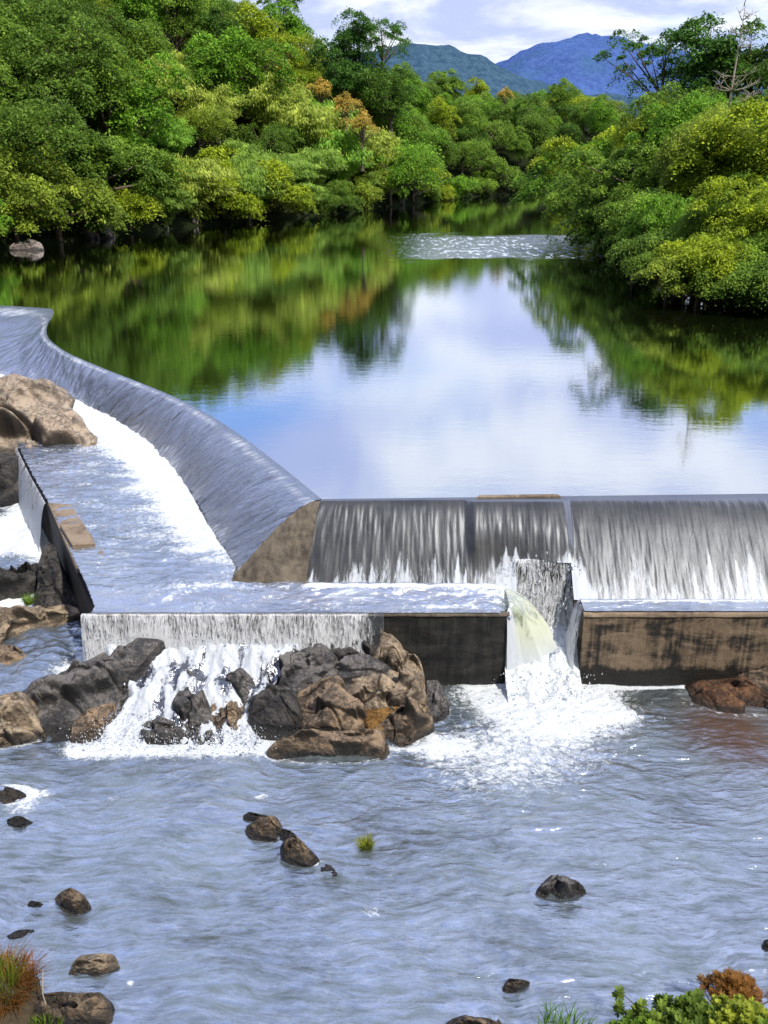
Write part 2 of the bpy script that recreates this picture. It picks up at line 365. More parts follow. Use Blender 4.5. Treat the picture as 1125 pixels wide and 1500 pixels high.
def ground(x, y):
    x = np.asarray(x, float); y = np.asarray(y, float); s = sdf(x, y)
    a = x/np.maximum(y, 40)
    Pm = np.interp(a, [-.6, -.3, -.20, -.12, -.067, 0, .05, .2, .28, .40], [50, 50, 46, 32, 22, 20, 20, 17, 9, 8])
    Pm = Pm*sstep(20, 90, y)+10*(1-sstep(20, 90, y))
    rise = np.where(a > .25, .30, np.interp(a, [-.2, 0, .1], [.98, .8, .6]))
    z = Pm*(1-np.exp(-np.maximum(s, 0)*rise/Pm))+np.maximum(s-60, 0)*.03*(y > 150)
    z = z+fbm(x*.05, y*.05)*1.6*sstep(2, 15, s)+.35*sstep(0, 2, s)
    z = np.where(s < 0, np.maximum(-6.5, .35+s*1.1), z)
    near = 1-sstep(7, 12.5, y)
    zn = -5.4+np.maximum(9.6-y, 0)*1.05
    z = np.where(y < 12.5, np.maximum(z, np.where(y < 9.6, zn, -6.5)), z)
    return z
def warp(n, lo, hi, c, p=2.2):
    u = np.linspace(-1, 1, n); s = np.sign(u)*np.abs(u)**p
    return np.where(s < 0, c+s*(c-lo), c+s*(hi-c))
gx = warp(230, -5000, 5000, 0, 3.0); gy = np.concatenate([np.linspace(-60, 260, 161), 260+(np.linspace(0, 1, 60)[1:]**2.4)*7000])
GX, GY = np.meshgrid(gx, gy, indexing='ij')
GZ = ground(GX, GY)
o = link('ground', npmesh('ground', np.stack([GX, GY, GZ], -1).reshape(-1, 3), gridfaces(len(gx), len(gy)), M['ground']))
tag(o, kind='structure')
# distant hills and mountain
def ridge(name, mat, d, xs, hs, depth, amp, nz):
    nx, nyy = 420, 60
    u = np.linspace(xs[0], xs[-1], nx); v = np.linspace(-1, 1, nyy); U, V = np.meshgrid(u, v, indexing='ij')
    hh = np.interp(U, xs, hs)
    prof = np.cos(V*math.pi/2)**1.1
    Z = hh*prof+fbm(U*nz, V*depth*nz, 3.3, 6)*amp*np.minimum(prof*2, 1)
    me = npmesh(name, np.stack([U, d+V*depth, Z-2], -1).reshape(-1, 3), gridfaces(nx, nyy), mat)
    return tag(link(name, me), kind='structure')
# pixel silhouettes -> heights at distance d
def sil(d, pts):
    xs, hs = [], []
    for px, py in pts:
        dep = PITCH+math.atan((py-750)/F); z = H-d*math.tan(dep)
        xs.append((px-562.5)/F*(d*CP+(H-z)*SP)); hs.append(z)
    return xs, hs
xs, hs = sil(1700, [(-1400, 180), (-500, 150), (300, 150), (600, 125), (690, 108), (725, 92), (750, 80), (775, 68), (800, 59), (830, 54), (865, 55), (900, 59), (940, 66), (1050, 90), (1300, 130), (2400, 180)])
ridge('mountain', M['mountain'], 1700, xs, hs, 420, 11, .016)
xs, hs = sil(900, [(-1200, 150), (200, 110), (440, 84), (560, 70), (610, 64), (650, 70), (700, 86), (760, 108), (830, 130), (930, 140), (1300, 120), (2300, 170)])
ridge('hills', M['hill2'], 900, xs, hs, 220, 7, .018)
# ------------------------------------------------------------------ weir curves
CR = [P(-520, 440, 0), P(-200, 443, 0), P(0, 447, 0), P(60, 451, 0), P(84, 453, 0), P(62, 487, 0), P(89, 513, 0), P(142, 536, 0), P(222, 567, 0), P(267, 586, 0), P(329, 620, 0), P(400, 673, 0), P(471, 731, 0)]
FT = [P(-520, 500, -1.6), P(-260, 520, -1.6), P(-130, 535, -1.6), P(-70, 540, -1.6), P(-30, 545, -1.6), P(40, 563, -1.6), P(100, 586, -1.6), P(133, 600, -1.6), P(178, 622, -1.7), P(230, 664, -1.8), P(268, 713, -1.95), P(300, 775, -2.05), P(345, 846, -2.1)]
def resample(pts, n, smooth=2):
    A = np.array([tuple(p) for p in pts]); 
    for _ in range(smooth):
        B = [A[0]]
        for i in range(len(A)-1): B += [A[i]*.75+A[i+1]*.25, A[i]*.25+A[i+1]*.75]
        A = np.array(B+[A[-1]])
    k = np.linspace(0, len(A)-1, n); i = np.arange(len(A))
    return np.stack([np.interp(k, i, A[:, j]) for j in range(3)], -1)
NW = 1100
Cw = resample(CR, NW); Fw = resample(FT, NW)
KF = .19
def prof(t, k=.34): 
    g = lambda t: t-k*(1-np.exp(-t/k)); return g(t)/g(1.0)
def sheet(C, Fo, nt, zlift, bulge=None, rough=.02, fstreak=5.0, shear=0.0, kp=.34):
    n = len(C); tt = np.linspace(0, 1, nt); T = np.broadcast_to(tt[None, :], (n, nt))
    XY = C[:, None, :2]+(Fo[:, None, :2]-C[:, None, :2])*T[..., None]
    Z = Fo[:, None, 2]*prof(T, kp)+zlift
    s = np.concatenate([[0], np.cumsum(np.hypot(*np.diff((C[:, :2]+Fo[:, :2])/2, axis=0).T))])
    S = np.broadcast_to(s[:, None], (n, nt))
    L = np.hypot(*(Fo[:, :2]-C[:, :2]).T)[:, None]*T+np.abs(Fo[:, None, 2]*prof(T, kp))
    S = S+shear*L
    d = (noise(S*fstreak, L*.5, 1.0)*rough+noise(S*fstreak*2.4, L*.9, 7.0)*rough*.5+noise(S*.6, L*.25, 4.0)*rough*1.6)*sstep(0.0, .25, T)
    nrm = Fo[:, :2]-C[:, :2]; nrm /= np.hypot(*nrm.T)[:, None]
    XY = XY+nrm[:, None, :]*d[..., None]*.8; Z = Z+d*.8
    return XY, Z, S, L, T
# wing water
XY, Z, S, L, T = sheet(Cw, Fw, 60, 0, rough=.055, fstreak=3.2, shear=.55)
fo = -.02+.34*np.exp(-((T-.14)/.11)**2)+.26*sstep(.60, 1.0, T)-.24*np.exp(-((T-.45)/.15)**2)+fbm(S*.35, L*.5, 2., 4)*.16  # bright lip and dark band
me = npmesh('wing_flow', np.concatenate([XY, Z[..., None]], -1).reshape(-1, 3), gridfaces(NW, 60), M['wing'],
            attrs={'flow': ('POINT', np.stack([S, L, 0*S], -1).reshape(-1, 3)), 'foam': ('POINT', fo.ravel())})
tag(link('wing_overflow_water', me), kind='structure')
# front weir water
APX = Vector(Cw[-1]); YC0, YC1 = APX.y, P(1125, 724, 0).y
xr = 34.0
def crest_y(x): return YC0+(x-APX.x)*(YC1-YC0)/(12.3)
def foot_y(x): return np.interp(x, [APX.x-.6, 3.4, 5.8, 14, 34], [23.62, 23.45, 22.95, 22.9, 23.4])
GX0, GX1 = 3.55, 5.72       # sluice gap
NX0, NX1 = 3.95, 5.55       # notch in the face
xsf = np.concatenate([np.linspace(APX.x, 14, 800), np.linspace(14, xr, 160)[1:]])
C2 = np.stack([xsf, crest_y(xsf), 0*xsf], -1)
xf2 = xsf-.55*np.exp(-(xsf-APX.x)/1.2)
F2 = np.stack([xf2, foot_y(xsf), 0*xsf-2.2], -1)
XY, Z, S, L, T = sheet(C2, F2, 64, 0, rough=.012, fstreak=4.5, kp=KF)
XX = np.broadcast_to(xsf[:, None], T.shape)
bul = sstep(2.45, 2.75, XX)*(1-sstep(5.45, 5.75, XX))*.22*sstep(.0, .08, T)*(1-sstep(.35, .85, T))
XY[..., 1] -= bul; Z = Z+bul*.25
start = .50+.36*noise(XX*1.0, 0*XX, 2.)+.22*noise(XX*4.5, 0*XX, 9.)
fo = -.55+.90*sstep(-.08, .42, T-start)+.05*sstep(.8, 1, T)+.10*noise(XX*.5, T, 3.)+.22*np.exp(-((XX-4.0)/.35)**2)*sstep(.35, .6, T)+.20*np.exp(-((T-.015)/.02)**2)
fo += .30*np.exp(-((XX-5.6)/.35)**2)*sstep(.42, .62, T)+.22*np.exp(-((XX-4.7)/1.1)**2)*sstep(.50, .68, T)
for pxr, wr, ar in ((468, .05, .5), (478, .03, .4), (550, .05, .45), (672, .06, .5), (684, .04, .5), (742, .05, .5), (756, .06, .4), (885, .05, .35), (1013, .05, .5), (1037, .05, .5), (1076, .07, .45), (1096, .09, .5), (1110, .06, .4), (600, .03, .3), (640, .03, .3)):
    xr_ = P(pxr, 800, -1.0).x; fo += ar*np.exp(-((XX-xr_+.10*(T-.6)+.02*noise(T*5, XX*0, pxr*1.))/wr)**2)*sstep(.30, .55, T+.1*noise(XX*7, 0*XX, 1.))
fo += .55*np.clip(noise(XX*3.1, L*.15, 5.)-.32, 0, 1)*sstep(.2, .35, T)
keep = ~((XX > NX0) & (XX < NX1) & (T > .70))
me = npmesh('front_flow', np.concatenate([XY, Z[..., None]], -1).reshape(-1, 3), gridfaces(len(xsf), 64, keep), M['face'],
            attrs={'flow': ('POINT', np.stack([S, L, 0*S], -1).reshape(-1, 3)), 'foam': ('POINT', fo.ravel())})
tag(link('front_overflow_water', me), kind='structure')
# lake sheet reaches exactly to the crest lip
lv = [tuple(p) for p in Cw]+[tuple(p) for p in C2[1::6]]+[(xr, C2[-1][1], 0), (260, 24, 0), (260, 420, 0), (-260, 420, 0), (-260, Cw[0][1], 0)]
me = bpy.data.meshes.new('lake'); me.from_pydata(lv, [], [list(range(len(lv)))]); me.materials.append(M['lake'])
import bmesh
bm = bmesh.new(); bm.from_mesh(me); bmesh.ops.triangulate(bm, faces=bm.faces, ngon_method='EAR_CLIP')
for f in bm.faces:
    if f.normal.z < 0: f.normal_flip()
bm.to_mesh(me); bm.free()
tag(link('lake', me), kind='structure')
# ------------------------------------------------------------------ concrete weir (one thing with parts)
weir = empty('weir', (APX.x, APX.y, -2.2))
tag(weir, 'low concrete weir with overflowing crest, apron walls and sluice gap across the river', 'weir')
WL = Vector((-weir.location.x, -weir.location.y, -weir.location.z))
def wpart(name, me, label=None):
    o = link(name, me, weir, WL)
    if label: o['label'] = label
    return o
YF = 22.32
# sloping faces under the water film
def slab(C, Fo, name, mat, drop=.17, keepf=None, kp=.34):
    XY, Z, S, L, T = sheet(C, Fo, 24, -drop, rough=.0, kp=kp)
    keep = None if keepf is None else keepf(np.broadcast_to(C[:, None, 0], T.shape), T)
    return wpart(name, npmesh(name, np.concatenate([XY, Z[..., None]], -1).reshape(-1, 3), gridfaces(len(C), 24, keep), mat))
slab(Cw[::4], Fw[::4], 'wing_slope', M['conc_grey'])
slab(C2[::2], F2[::2], 'front_slope', M['conc_grey'], kp=KF, keepf=lambda X, T: ~((X > NX0) & (X < NX1) & (T > .66)))
# triangular dry buttress between the two slopes
nt_, nb_ = 50, 40
tt = np.linspace(0.02, 1.06, nt_); 
Wp = np.stack([Cw[-1, 0]+(Fw[-1, 0]-Cw[-1, 0])*tt, Cw[-1, 1]+(Fw[-1, 1]-Cw[-1, 1])*tt, Fw[-1, 2]*prof(tt)], -1)
Fp = np.stack([C2[0, 0]+(F2[0, 0]-C2[0, 0])*tt, C2[0, 1]+(F2[0, 1]-C2[0, 1])*tt, F2[0, 2]*prof(tt, KF)], -1)
bb = np.linspace(-.04, 1.06, nb_)
G = Wp[:, None]*(1-bb[None, :, None])+Fp[:, None]*bb[None, :, None]
bulge = np.sin(np.clip(bb, 0, 1)*math.pi)[None]*tt[:, None]*.10+.03
nz = fbm(G[..., 0]*2.5, G[..., 1]*2.5, G[..., 2]*2.5, 4)*.035
G[..., 2] += bulge+nz-.05*np.exp(-(noise(G[..., 0]*1.4, G[..., 2]*2.0, 3.)/.05)**2); G[..., 1] -= bulge*.9+nz
wpart('buttress', npmesh('buttress', G.reshape(-1, 3), gridfaces(nt_, nb_), M['conc_slope']), 'dry brown triangular concrete slope between the two overflows')
# crest sill plank at the sluice
m = MB(); xa, xb = P(700, 737, .02).x, P(826, 737, .02).x
m.prism([(xa, crest_y(xa)-.16), (xb, crest_y(xb)-.16), (xb-.1, crest_y(xb)+.02), (xa+.1, crest_y(xa)+.02)], -.12, .07)
wpart('sluice_sill', m.mesh('sluice_sill', M['conc_tan'], bevel=.015))
# apron walls, left and right of the gap, with thin light coping
WLx = P(137, 893, -2.3).x
def wall(x0, x1, nm, mat, zt=-2.31):
    nx = max(30, int((x1-x0)/.08)); nz = 30
    # displaced front sheet closed as a box
    m = MB(); m.prism([(x0, YF), (x1, YF), (x1, YF+1.9), (x0, YF+1.9)], -6.2, zt-.02)
    me = m.mesh(nm, mat); bm = bmesh.new(); bm.from_mesh(me)
    bmesh.ops.recalc_face_normals(bm, faces=bm.faces)
    bmesh.ops.subdivide_edges(bm, edges=[e for e in bm.edges if abs(e.verts[0].co.x-e.verts[1].co.x) > 1], cuts=nx, use_grid_fill=True)
    bmesh.ops.subdivide_edges(bm, edges=[e for e in bm.edges if abs(e.verts[0].co.z-e.verts[1].co.z) > 1], cuts=nz, use_grid_fill=True)
    Cv = np.array([v.co[:] for v in bm.verts]); q_ = fbm(Cv[:, 0]*1.2, Cv[:, 2]*1.2, Cv[:, 1], 4)+.5*fbm(Cv[:, 0]*5, Cv[:, 2]*5, Cv[:, 1], 2)
    for v, q in zip(bm.verts, q_):
        c = v.co
        if c.y < YF+.01: c.y -= q*.03
        elif abs(c.x-x0) < .01 or abs(c.x-x1) < .01: c.x += q*.03
    bm.to_mesh(me); bm.free()
    return wpart(nm, me)
wl = wall(WLx, GX0, 'apron_wall', M['wall_black']); wl['label'] = 'black wet front wall of the left apron'
wr = wall(GX1, 34, 'apron_wall', M['wall_brown']); wr['label'] = 'brown stained front wall right of the sluice'
def rough_box(nm, x0, x1, y0, y1, z0, z1, mat, amp=.012):
    n_ = int((x1-x0)/.06); u = np.linspace(x0, x1, n_); V = []
    for (yy, zz) in ((y0, z0), (y0, z1-.012), (y0+.015, z1), (y1, z1), (y1, z0)):
        q1 = fbm(u*2.3, u*0+yy*9, u*0+zz*7, 4)*amp; chip = -np.maximum(noise(u*1.9, u*0+2.2)-.38, 0)*.16*(zz > z0+.01)*(yy < y0+.02)
        V.append(np.stack([u, yy+q1-chip*.7, zz+q1*.5+chip*.6], -1))
    me = npmesh(nm, np.stack(V, 1).reshape(-1, 3), gridfaces(n_, 5), mat, False); return me
m = MB(); m.prism([(GX1-.03, YF-.05), (34, YF-.05), (34, YF+.28), (GX1-.03, YF+.28)], -2.33, -2.262); wpart('coping', rough_box('coping', GX1-.03, 34, YF-.05, YF+.28, -2.37, -2.262, M['conc_tan']))
m = MB(); m.prism([(WLx-.02, YF-.045), (GX0+.03, YF-.045), (GX0+.03, YF+.12), (WLx-.02, YF+.12)], -2.33, -2.275); wpart('coping', rough_box('coping', WLx-.02, GX0+.03, YF-.045, YF+.12, -2.35, -2.275, M['conc_slope']))
# left return wall with tan slab on top
LWpts = [(137, 893, -2.3), (104, 820, -2.2), (68, 738, -2.05), (45, 697, -1.95), (31, 668, -1.85), (18, 640, -1.8)]
LW = [P(*q) for q in LWpts]
m = MB()
inn = [p+Vector((.45, .15, 0)) for p in LW]
pl = [(p.x, p.y) for p in LW]+[(p.x, p.y) for p in reversed(inn)]
m.prism(pl, -6.2, [p.z for p in LW]+[p.z for p in reversed(LW)])
wpart('return_wall', m.mesh('return_wall', M['wall_black'], bevel=.01), 'dark side wall on the left edge of the apron')
m = MB(); q = [P(70, 738, -1.98), P(104, 741, -1.98), P(152, 812, -2.05), P(154, 832, -2.1), P(112, 834, -2.1)]
m.prism([(p.x, p.y) for p in q], [p.z-.35 for p in q], [p.z+.06 for p in q])
q = [P(88, 772, -1.9), P(122, 770, -1.9), P(140, 800, -1.95), P(106, 802, -1.95)]
m.prism([(p.x, p.y) for p in q], [p.z-.25 for p in q], [p.z+.10 for p in q])
wpart('wall_slab', m.mesh('wall_slab', M['conc_tan'], bevel=.03), 'dry tan concrete slab on top of the left side wall')
# notch back and cheeks
m = MB()
ny0, ny1 = 23.35, 24.6
def face_z(x, y): t_ = (crest_y(x)-y)/(crest_y(x)-foot_y(x)); return float(-2.2*prof(t_, KF))-.12
m.prism([(NX0-.02, 24.05), (NX1+.02, 24.05), (NX1+.02, ny1), (NX0-.02, ny1)], -6.0, [face_z(4.7, 24.1)-.1]*2+[face_z(4.7, ny1)-.1]*2)
wpart('sluice_back', m.mesh('sluice_back', M['wall_black']))
# ------------------------------------------------------------------ apron water
def apron_z(x, y):
    z = -2.24+.24*sstep(22.35, 23.6, y)+.45*sstep(25, 46, y)
    return z
def left_x(y):
    ys = np.array([p.y for p in LW][:6]); xs_ = np.array([p.x for p in LW][:6])
    return np.interp(y, ys, xs_)
ax = np.concatenate([np.linspace(-40, -19, 60), np.linspace(-18.9, GX0+.12, 520)]); ay = np.concatenate([np.linspace(YF-.03, 26, 110), np.linspace(26.05, 60, 360)])
AX, AY = np.meshgrid(ax, ay, indexing='ij')
AZ = apron_z(AX, AY)
ripple = fbm(AX*1.1, AY*2.0, 1., 4)*.05+(.5-np.abs(noise(AX*2.0, AY*4.5, 6.)))*.03+fbm(AX*3.2+fbm(AX, AY)*1.5, AY*6.0, 3., 3)*.018
AZ = AZ+ripple*sstep(YF, YF+.3, AY)
# distance to foot curve
fp = np.concatenate([Fw[::8, :2], F2[:430:8, :2]])
def dist_to(pts, X, Y):
    d = np.full(X.shape, 1e9)
    for q in pts: d = np.minimum(d, (X-q[0])**2+(Y-q[1])**2)
    return np.sqrt(d)
dF = dist_to(fp, AX, AY)
wingd = dist_to(Fw[::8, :2], AX, AY)
fo = (.86+.2*fbm(AX*1.2, AY*1.2, 4., 3))*np.exp(-(wingd/(.35+.055*(AY-22)))**1.5)*sstep(24.5, 28, AY)+.30*np.exp(-(wingd/2.2)**2)*sstep(24, 27, AY)+.20+.24*fbm(AX*.5, AY*1.2, 8., 4)
frontd = np.abs(AY-23.45+.05*noise(AX*1.5, 0*AX))
fo = fo+.75*np.exp(-(frontd/.11)**2)*sstep(-2.6, -1.9, AX)
jx = P(300, 862, -2.1)
fo = fo+.35*np.exp(-((AX-jx.x)/1.5)**2-((AY-jx.y)/.25)**2)+.35*np.exp(-((AX-1.8)/.8)**2-((AY-22.6)/.1)**2)
AZ = AZ+.07*np.exp(-(frontd/.16)**2)*sstep(-2.6, -1.9, AX)+.10*np.exp(-(wingd/.5)**2)
# flow drops over the end of the wall and the left side wall
AZ = AZ-.18*sstep(GX0-.35, GX0+.1, AX)
# keep points in the apron region: right of the left wall, in front of slopes
fyy = np.interp(AX, Fw[::-1][:, 0][np.argsort(Fw[::-1][:, 0])], Fw[::-1][:, 1][np.argsort(Fw[::-1][:, 0])])
lim = np.where(AX < Fw[-1, 0], fyy+.35, 23.75)
lx = np.where(AY < 38, left_x(AY)+.02, -40)
keep = (AY < lim) & (AX > lx)
me = npmesh('apron_water', np.stack([AX, AY, AZ], -1).reshape(-1, 3), gridfaces(len(ax), len(ay), keep), M['apron'], attrs={'foam': ('POINT', fo.ravel())})
tag(link('apron_water', me), kind='structure')
# thin pond on the right apron
rx = np.linspace(GX1, 34, 400); ry = np.linspace(YF+.02, 23.2, 24); RX, RY = np.meshgrid(rx, ry, indexing='ij')
fo = .05+.55*np.exp(-((RY-22.88+.06*noise(RX*1.2, 0*RX))/.07)**2)+.1*noise(RX*2, RY*4)
RZ = -2.215+.05*sstep(22.4, 23, RY)+fbm(RX*2, RY*5)*.012
me = npmesh('apron_pond', np.stack([RX, RY, RZ], -1).reshape(-1, 3), gridfaces(400, 24), M['apron'], attrs={'foam': ('POINT', fo.ravel())})
tag(link('right_apron_water', me), kind='structure')
# ------------------------------------------------------------------ rocks
rocks = []   # (x, y, rx, ry, z) for foam rings
def ico(sub):
    bm = bmesh.new(); bmesh.ops.create_icosphere(bm, subdivisions=sub, radius=1)
    V = np.array([v.co[:] for v in bm.verts]); Fc = np.array([[v.index for v in f.verts] for f in bm.faces]); bm.free(); return V, Fc
ICO = {k: ico(k) for k in (3, 4, 5)}
ZR = -4.7
Y0C = P(250, 1094, ZR).y
def rock(label, pts, z, mat, seed, m=.5, B=.35, name='boulder', cat='rock', plane=None, crag=1.0, group=None, res=1.0, facet=1.0, skirt=None, on=False):
    """a boulder whose footprint outline lies on a tilted bedding plane (rise m per metre) through its front edge; the top is
    broken into facets, the sides drop steeply below the water"""
    A = np.array(pts, float)
    if len(pts) == 4 and not hasattr(pts[0], '__len__'):
        x0, x1, ya, yb = pts; th = np.linspace(0, 2*math.pi, 9)[:-1]; rr_ = np.random.default_rng(seed).uniform(.88, 1.1, 8)
        A = np.stack([(x0+x1)/2+(x1-x0)/2*np.cos(th)*rr_, (ya+yb)/2+(yb-ya)/2*np.sin(th)*rr_], 1)
    if on: y0, z0, mm = Y0C, ZR, .52
    else: y0, z0, mm = P(A[:, 0].mean(), A[:, 1].max(), z).y, z, m
    c = (A.max(0)+A.min(0))/2*.4+A.mean(0)*.6; n = len(A)
    # smooth closed outline, sampled by angle
    k = 30; O = []
    for i in range(n):
        p0, p1, p2, p3 = A[i-1], A[i], A[(i+1) % n], A[(i+2) % n]
        for q in range(k):
            t_ = q/k; cr = .5*((2*p1)+(-p0+p2)*t_+(2*p0-5*p1+4*p2-p3)*t_*t_+(-p0+3*p1-3*p2+p3)*t_**3); O.append(cr*.55+(p1*(1-t_)+p2*t_)*.45)
    O = np.array(O); L_ = np.concatenate([[0], np.cumsum(np.hypot(*np.diff(np.vstack([O, O[:1]]), axis=0).T))]); na = int(150*res); u = np.linspace(0, L_[-1], na+1)[:-1]
    O = np.stack([np.interp(u, L_, np.append(O[:, j], O[0, j])) for j in (0, 1)], 1)
    nr = int(52*res); r = (np.arange(nr)+.0)/(nr-1); r = r**.8
    PX = c[0]+(O[None, :, 0]-c[0])*r[:, None]; PY = c[1]+(O[None, :, 1]-c[1])*r[:, None]
    R_ = np.broadcast_to(r[:, None], PX.shape)
    dx = (PX-562.5)/F; vy_ = (PY-750)/F; dy = CP-vy_*SP; dz = -SP-vy_*CP
    tt = (z0-H-y0*mm)/(dz-dy*mm); X = dx*tt; Y = dy*tt; Z = H+dz*tt
    w_ = (X[-1].max()-X[-1].min()); d_ = (Y[-1].max()-Y[-1].min()); cx, cy = X[0, 0], Y[0, 0]
    U = (X-cx)/(w_/2); Vv = (Y-cy)/(d_/2+1e-6)
    f_ = 1.6/max(w_, .35); off = seed*3.71
    rg = np.random.default_rng(seed); Bm = B*min(w_, d_*1.6+.15)
    pl = np.full(X.shape, 9.0)
    for q in range(9):
        a = rg.uniform(0, 2*math.pi); sl = rg.uniform(.35, 1.35); h0 = rg.uniform(.60, 1.2); pl = np.minimum(pl, h0-sl*(U*math.cos(a)+Vv*math.sin(a)))
    cs = rg.uniform(-1, 1, (11, 2)); chh = rg.uniform(-.5, .5, 11); cg = rg.normal(0, .8, (11, 2)); wq = fbm(U*2.2+off, Vv*2.2, 0., 3)*.22
    wts = np.stack([np.exp(-26*((U+wq-a_)**2+(Vv-wq-b_)**2)) for a_, b_ in cs], 0)+1e-12; wts = wts**1.7; wts /= wts.sum(0)
    cell = sum(wts[q]*(chh[q]+cg[q, 0]*(U-cs[q, 0])+cg[q, 1]*(Vv-cs[q, 1])) for q in range(11))
    dome = (1-R_**5); hgt = (dome*.25+.75*np.minimum(dome*1.25, 1)*pl*facet+.75*dome*(1-facet)+np.minimum(dome*1.4, 1)*cell*.75*facet*min(crag, 1.3))*Bm
    nz = fbm(X*f_+off, Y*f_*1.2, Z*f_, 5); rid = np.abs(noise(X*f_*1.1+off, Y*f_*1.3, Z*f_+3)); strata = noise(X*f_*.6+off, (Z*1.5-Y*.5)*f_*5+nz*1.2, 1.0)
    crk = np.exp(-(rid/.035)**2)
    edge = np.minimum((1-R_)*6, 1)
    mic = fbm(X*7+off, Y*8, Z*9, 4)*.012*min(1, w_)-np.maximum(np.abs(noise(X*3.1+off, Y*4.3, Z*5.))-.32, 0)*.10*min(1, w_)
    hgt = hgt+mic*(.3+.7*edge)+(nz*.26*Bm+strata*.06*Bm-crk*.16*Bm)*crag*(.25+.75*edge)
    Z = Z+hgt*.92; Y = Y-hgt*.35*edge
    # skirt
    rings = []; sk = skirt or (Z[-1].max()-z0+.7)
    for q, (ou, dn) in enumerate(((.03, .06), (.05, .16), (.07, .32), (.08, .55), (.10, 1.0))):
        jit = fbm(X[-1]*f_*3+off, Y[-1]*f_*3, Z[-1]*0+q*.8, 3)
        ox = (X[-1]-cx); oy = (Y[-1]-cy); ol = np.hypot(ox, oy)+1e-6; e_ = w_*(ou*.6+jit*.035*crag)
        rings.append(np.stack([X[-1]+ox/ol*e_, Y[-1]+oy/ol*e_, Z[-1]-sk*dn], -1))
    G = np.concatenate([np.stack([X, Y, Z], -1), np.stack(rings, 0)], 0)
    NR, NA = G.shape[:2]; i = np.arange(NR-1)[:, None]*NA; j = np.arange(NA)[None]; j2 = (j+1) % NA
    Fc = np.stack([i+j, i+NA+j, i+NA+j2, i+j2], -1).reshape(-1, 4)
    loc = (cx, cy, z0); me = npmesh(name, G.reshape(-1, 3)-np.array(loc), Fc, M[mat])
    bm = bmesh.new(); bm.from_mesh(me); bmesh.ops.remove_doubles(bm, verts=bm.verts, dist=.0004); bmesh.ops.recalc_face_normals(bm, faces=bm.faces); bm.to_mesh(me); bm.free()
    o = link(name, me, None, loc); tag(o, label, cat, group); rocks.append((cx, cy, w_/2, d_/2, z0 if not on else 0)); return o
R = rock
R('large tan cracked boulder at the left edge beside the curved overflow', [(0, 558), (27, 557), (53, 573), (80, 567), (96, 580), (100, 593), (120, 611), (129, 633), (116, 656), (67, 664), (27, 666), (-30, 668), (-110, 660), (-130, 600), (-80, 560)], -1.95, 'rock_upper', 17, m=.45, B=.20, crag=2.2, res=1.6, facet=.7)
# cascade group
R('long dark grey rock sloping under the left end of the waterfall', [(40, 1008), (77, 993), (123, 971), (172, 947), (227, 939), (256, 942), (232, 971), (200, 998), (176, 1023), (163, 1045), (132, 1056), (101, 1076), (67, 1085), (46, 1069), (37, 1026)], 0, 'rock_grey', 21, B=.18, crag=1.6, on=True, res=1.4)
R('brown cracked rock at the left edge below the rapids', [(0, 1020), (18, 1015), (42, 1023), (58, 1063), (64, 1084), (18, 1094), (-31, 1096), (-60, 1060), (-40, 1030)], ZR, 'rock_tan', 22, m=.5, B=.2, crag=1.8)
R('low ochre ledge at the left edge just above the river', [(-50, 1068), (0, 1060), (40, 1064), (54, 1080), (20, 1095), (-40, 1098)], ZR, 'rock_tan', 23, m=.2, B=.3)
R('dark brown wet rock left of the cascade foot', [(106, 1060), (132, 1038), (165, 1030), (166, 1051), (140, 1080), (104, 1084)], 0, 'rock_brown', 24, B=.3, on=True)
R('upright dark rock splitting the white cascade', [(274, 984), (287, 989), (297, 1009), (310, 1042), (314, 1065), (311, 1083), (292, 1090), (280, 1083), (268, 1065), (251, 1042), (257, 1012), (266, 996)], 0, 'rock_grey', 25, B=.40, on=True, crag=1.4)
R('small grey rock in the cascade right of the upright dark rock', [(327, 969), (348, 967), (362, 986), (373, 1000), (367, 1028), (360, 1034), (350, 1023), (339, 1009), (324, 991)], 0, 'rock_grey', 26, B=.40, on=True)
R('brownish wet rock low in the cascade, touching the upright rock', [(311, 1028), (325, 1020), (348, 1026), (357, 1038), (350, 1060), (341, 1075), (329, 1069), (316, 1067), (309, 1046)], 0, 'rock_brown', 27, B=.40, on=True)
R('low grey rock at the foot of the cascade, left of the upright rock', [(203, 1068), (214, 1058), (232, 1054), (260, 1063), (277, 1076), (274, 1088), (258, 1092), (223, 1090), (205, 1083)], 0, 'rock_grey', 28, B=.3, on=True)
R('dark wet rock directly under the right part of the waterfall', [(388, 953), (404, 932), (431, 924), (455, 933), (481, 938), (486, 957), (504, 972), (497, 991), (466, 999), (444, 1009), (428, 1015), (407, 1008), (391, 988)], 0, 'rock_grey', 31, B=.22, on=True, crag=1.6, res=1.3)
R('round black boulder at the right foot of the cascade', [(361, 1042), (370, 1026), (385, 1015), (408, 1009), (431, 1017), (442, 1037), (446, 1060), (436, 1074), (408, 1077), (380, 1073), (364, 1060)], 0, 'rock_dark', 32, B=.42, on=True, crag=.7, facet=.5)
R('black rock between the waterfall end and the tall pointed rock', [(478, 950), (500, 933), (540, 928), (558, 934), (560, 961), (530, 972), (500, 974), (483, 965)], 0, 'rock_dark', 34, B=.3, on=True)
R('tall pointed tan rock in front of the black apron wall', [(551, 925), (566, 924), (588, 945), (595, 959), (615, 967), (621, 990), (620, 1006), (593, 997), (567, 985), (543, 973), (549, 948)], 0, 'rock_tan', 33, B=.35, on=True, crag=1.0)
R('flat grey rock shelf between the wet rock and the tan boulder', [(452, 1000), (470, 982), (485, 970), (508, 965), (545, 962), (575, 981), (545, 994), (505, 1000), (470, 1006)], 0, 'rock_grey', 40, B=.22, on=True)
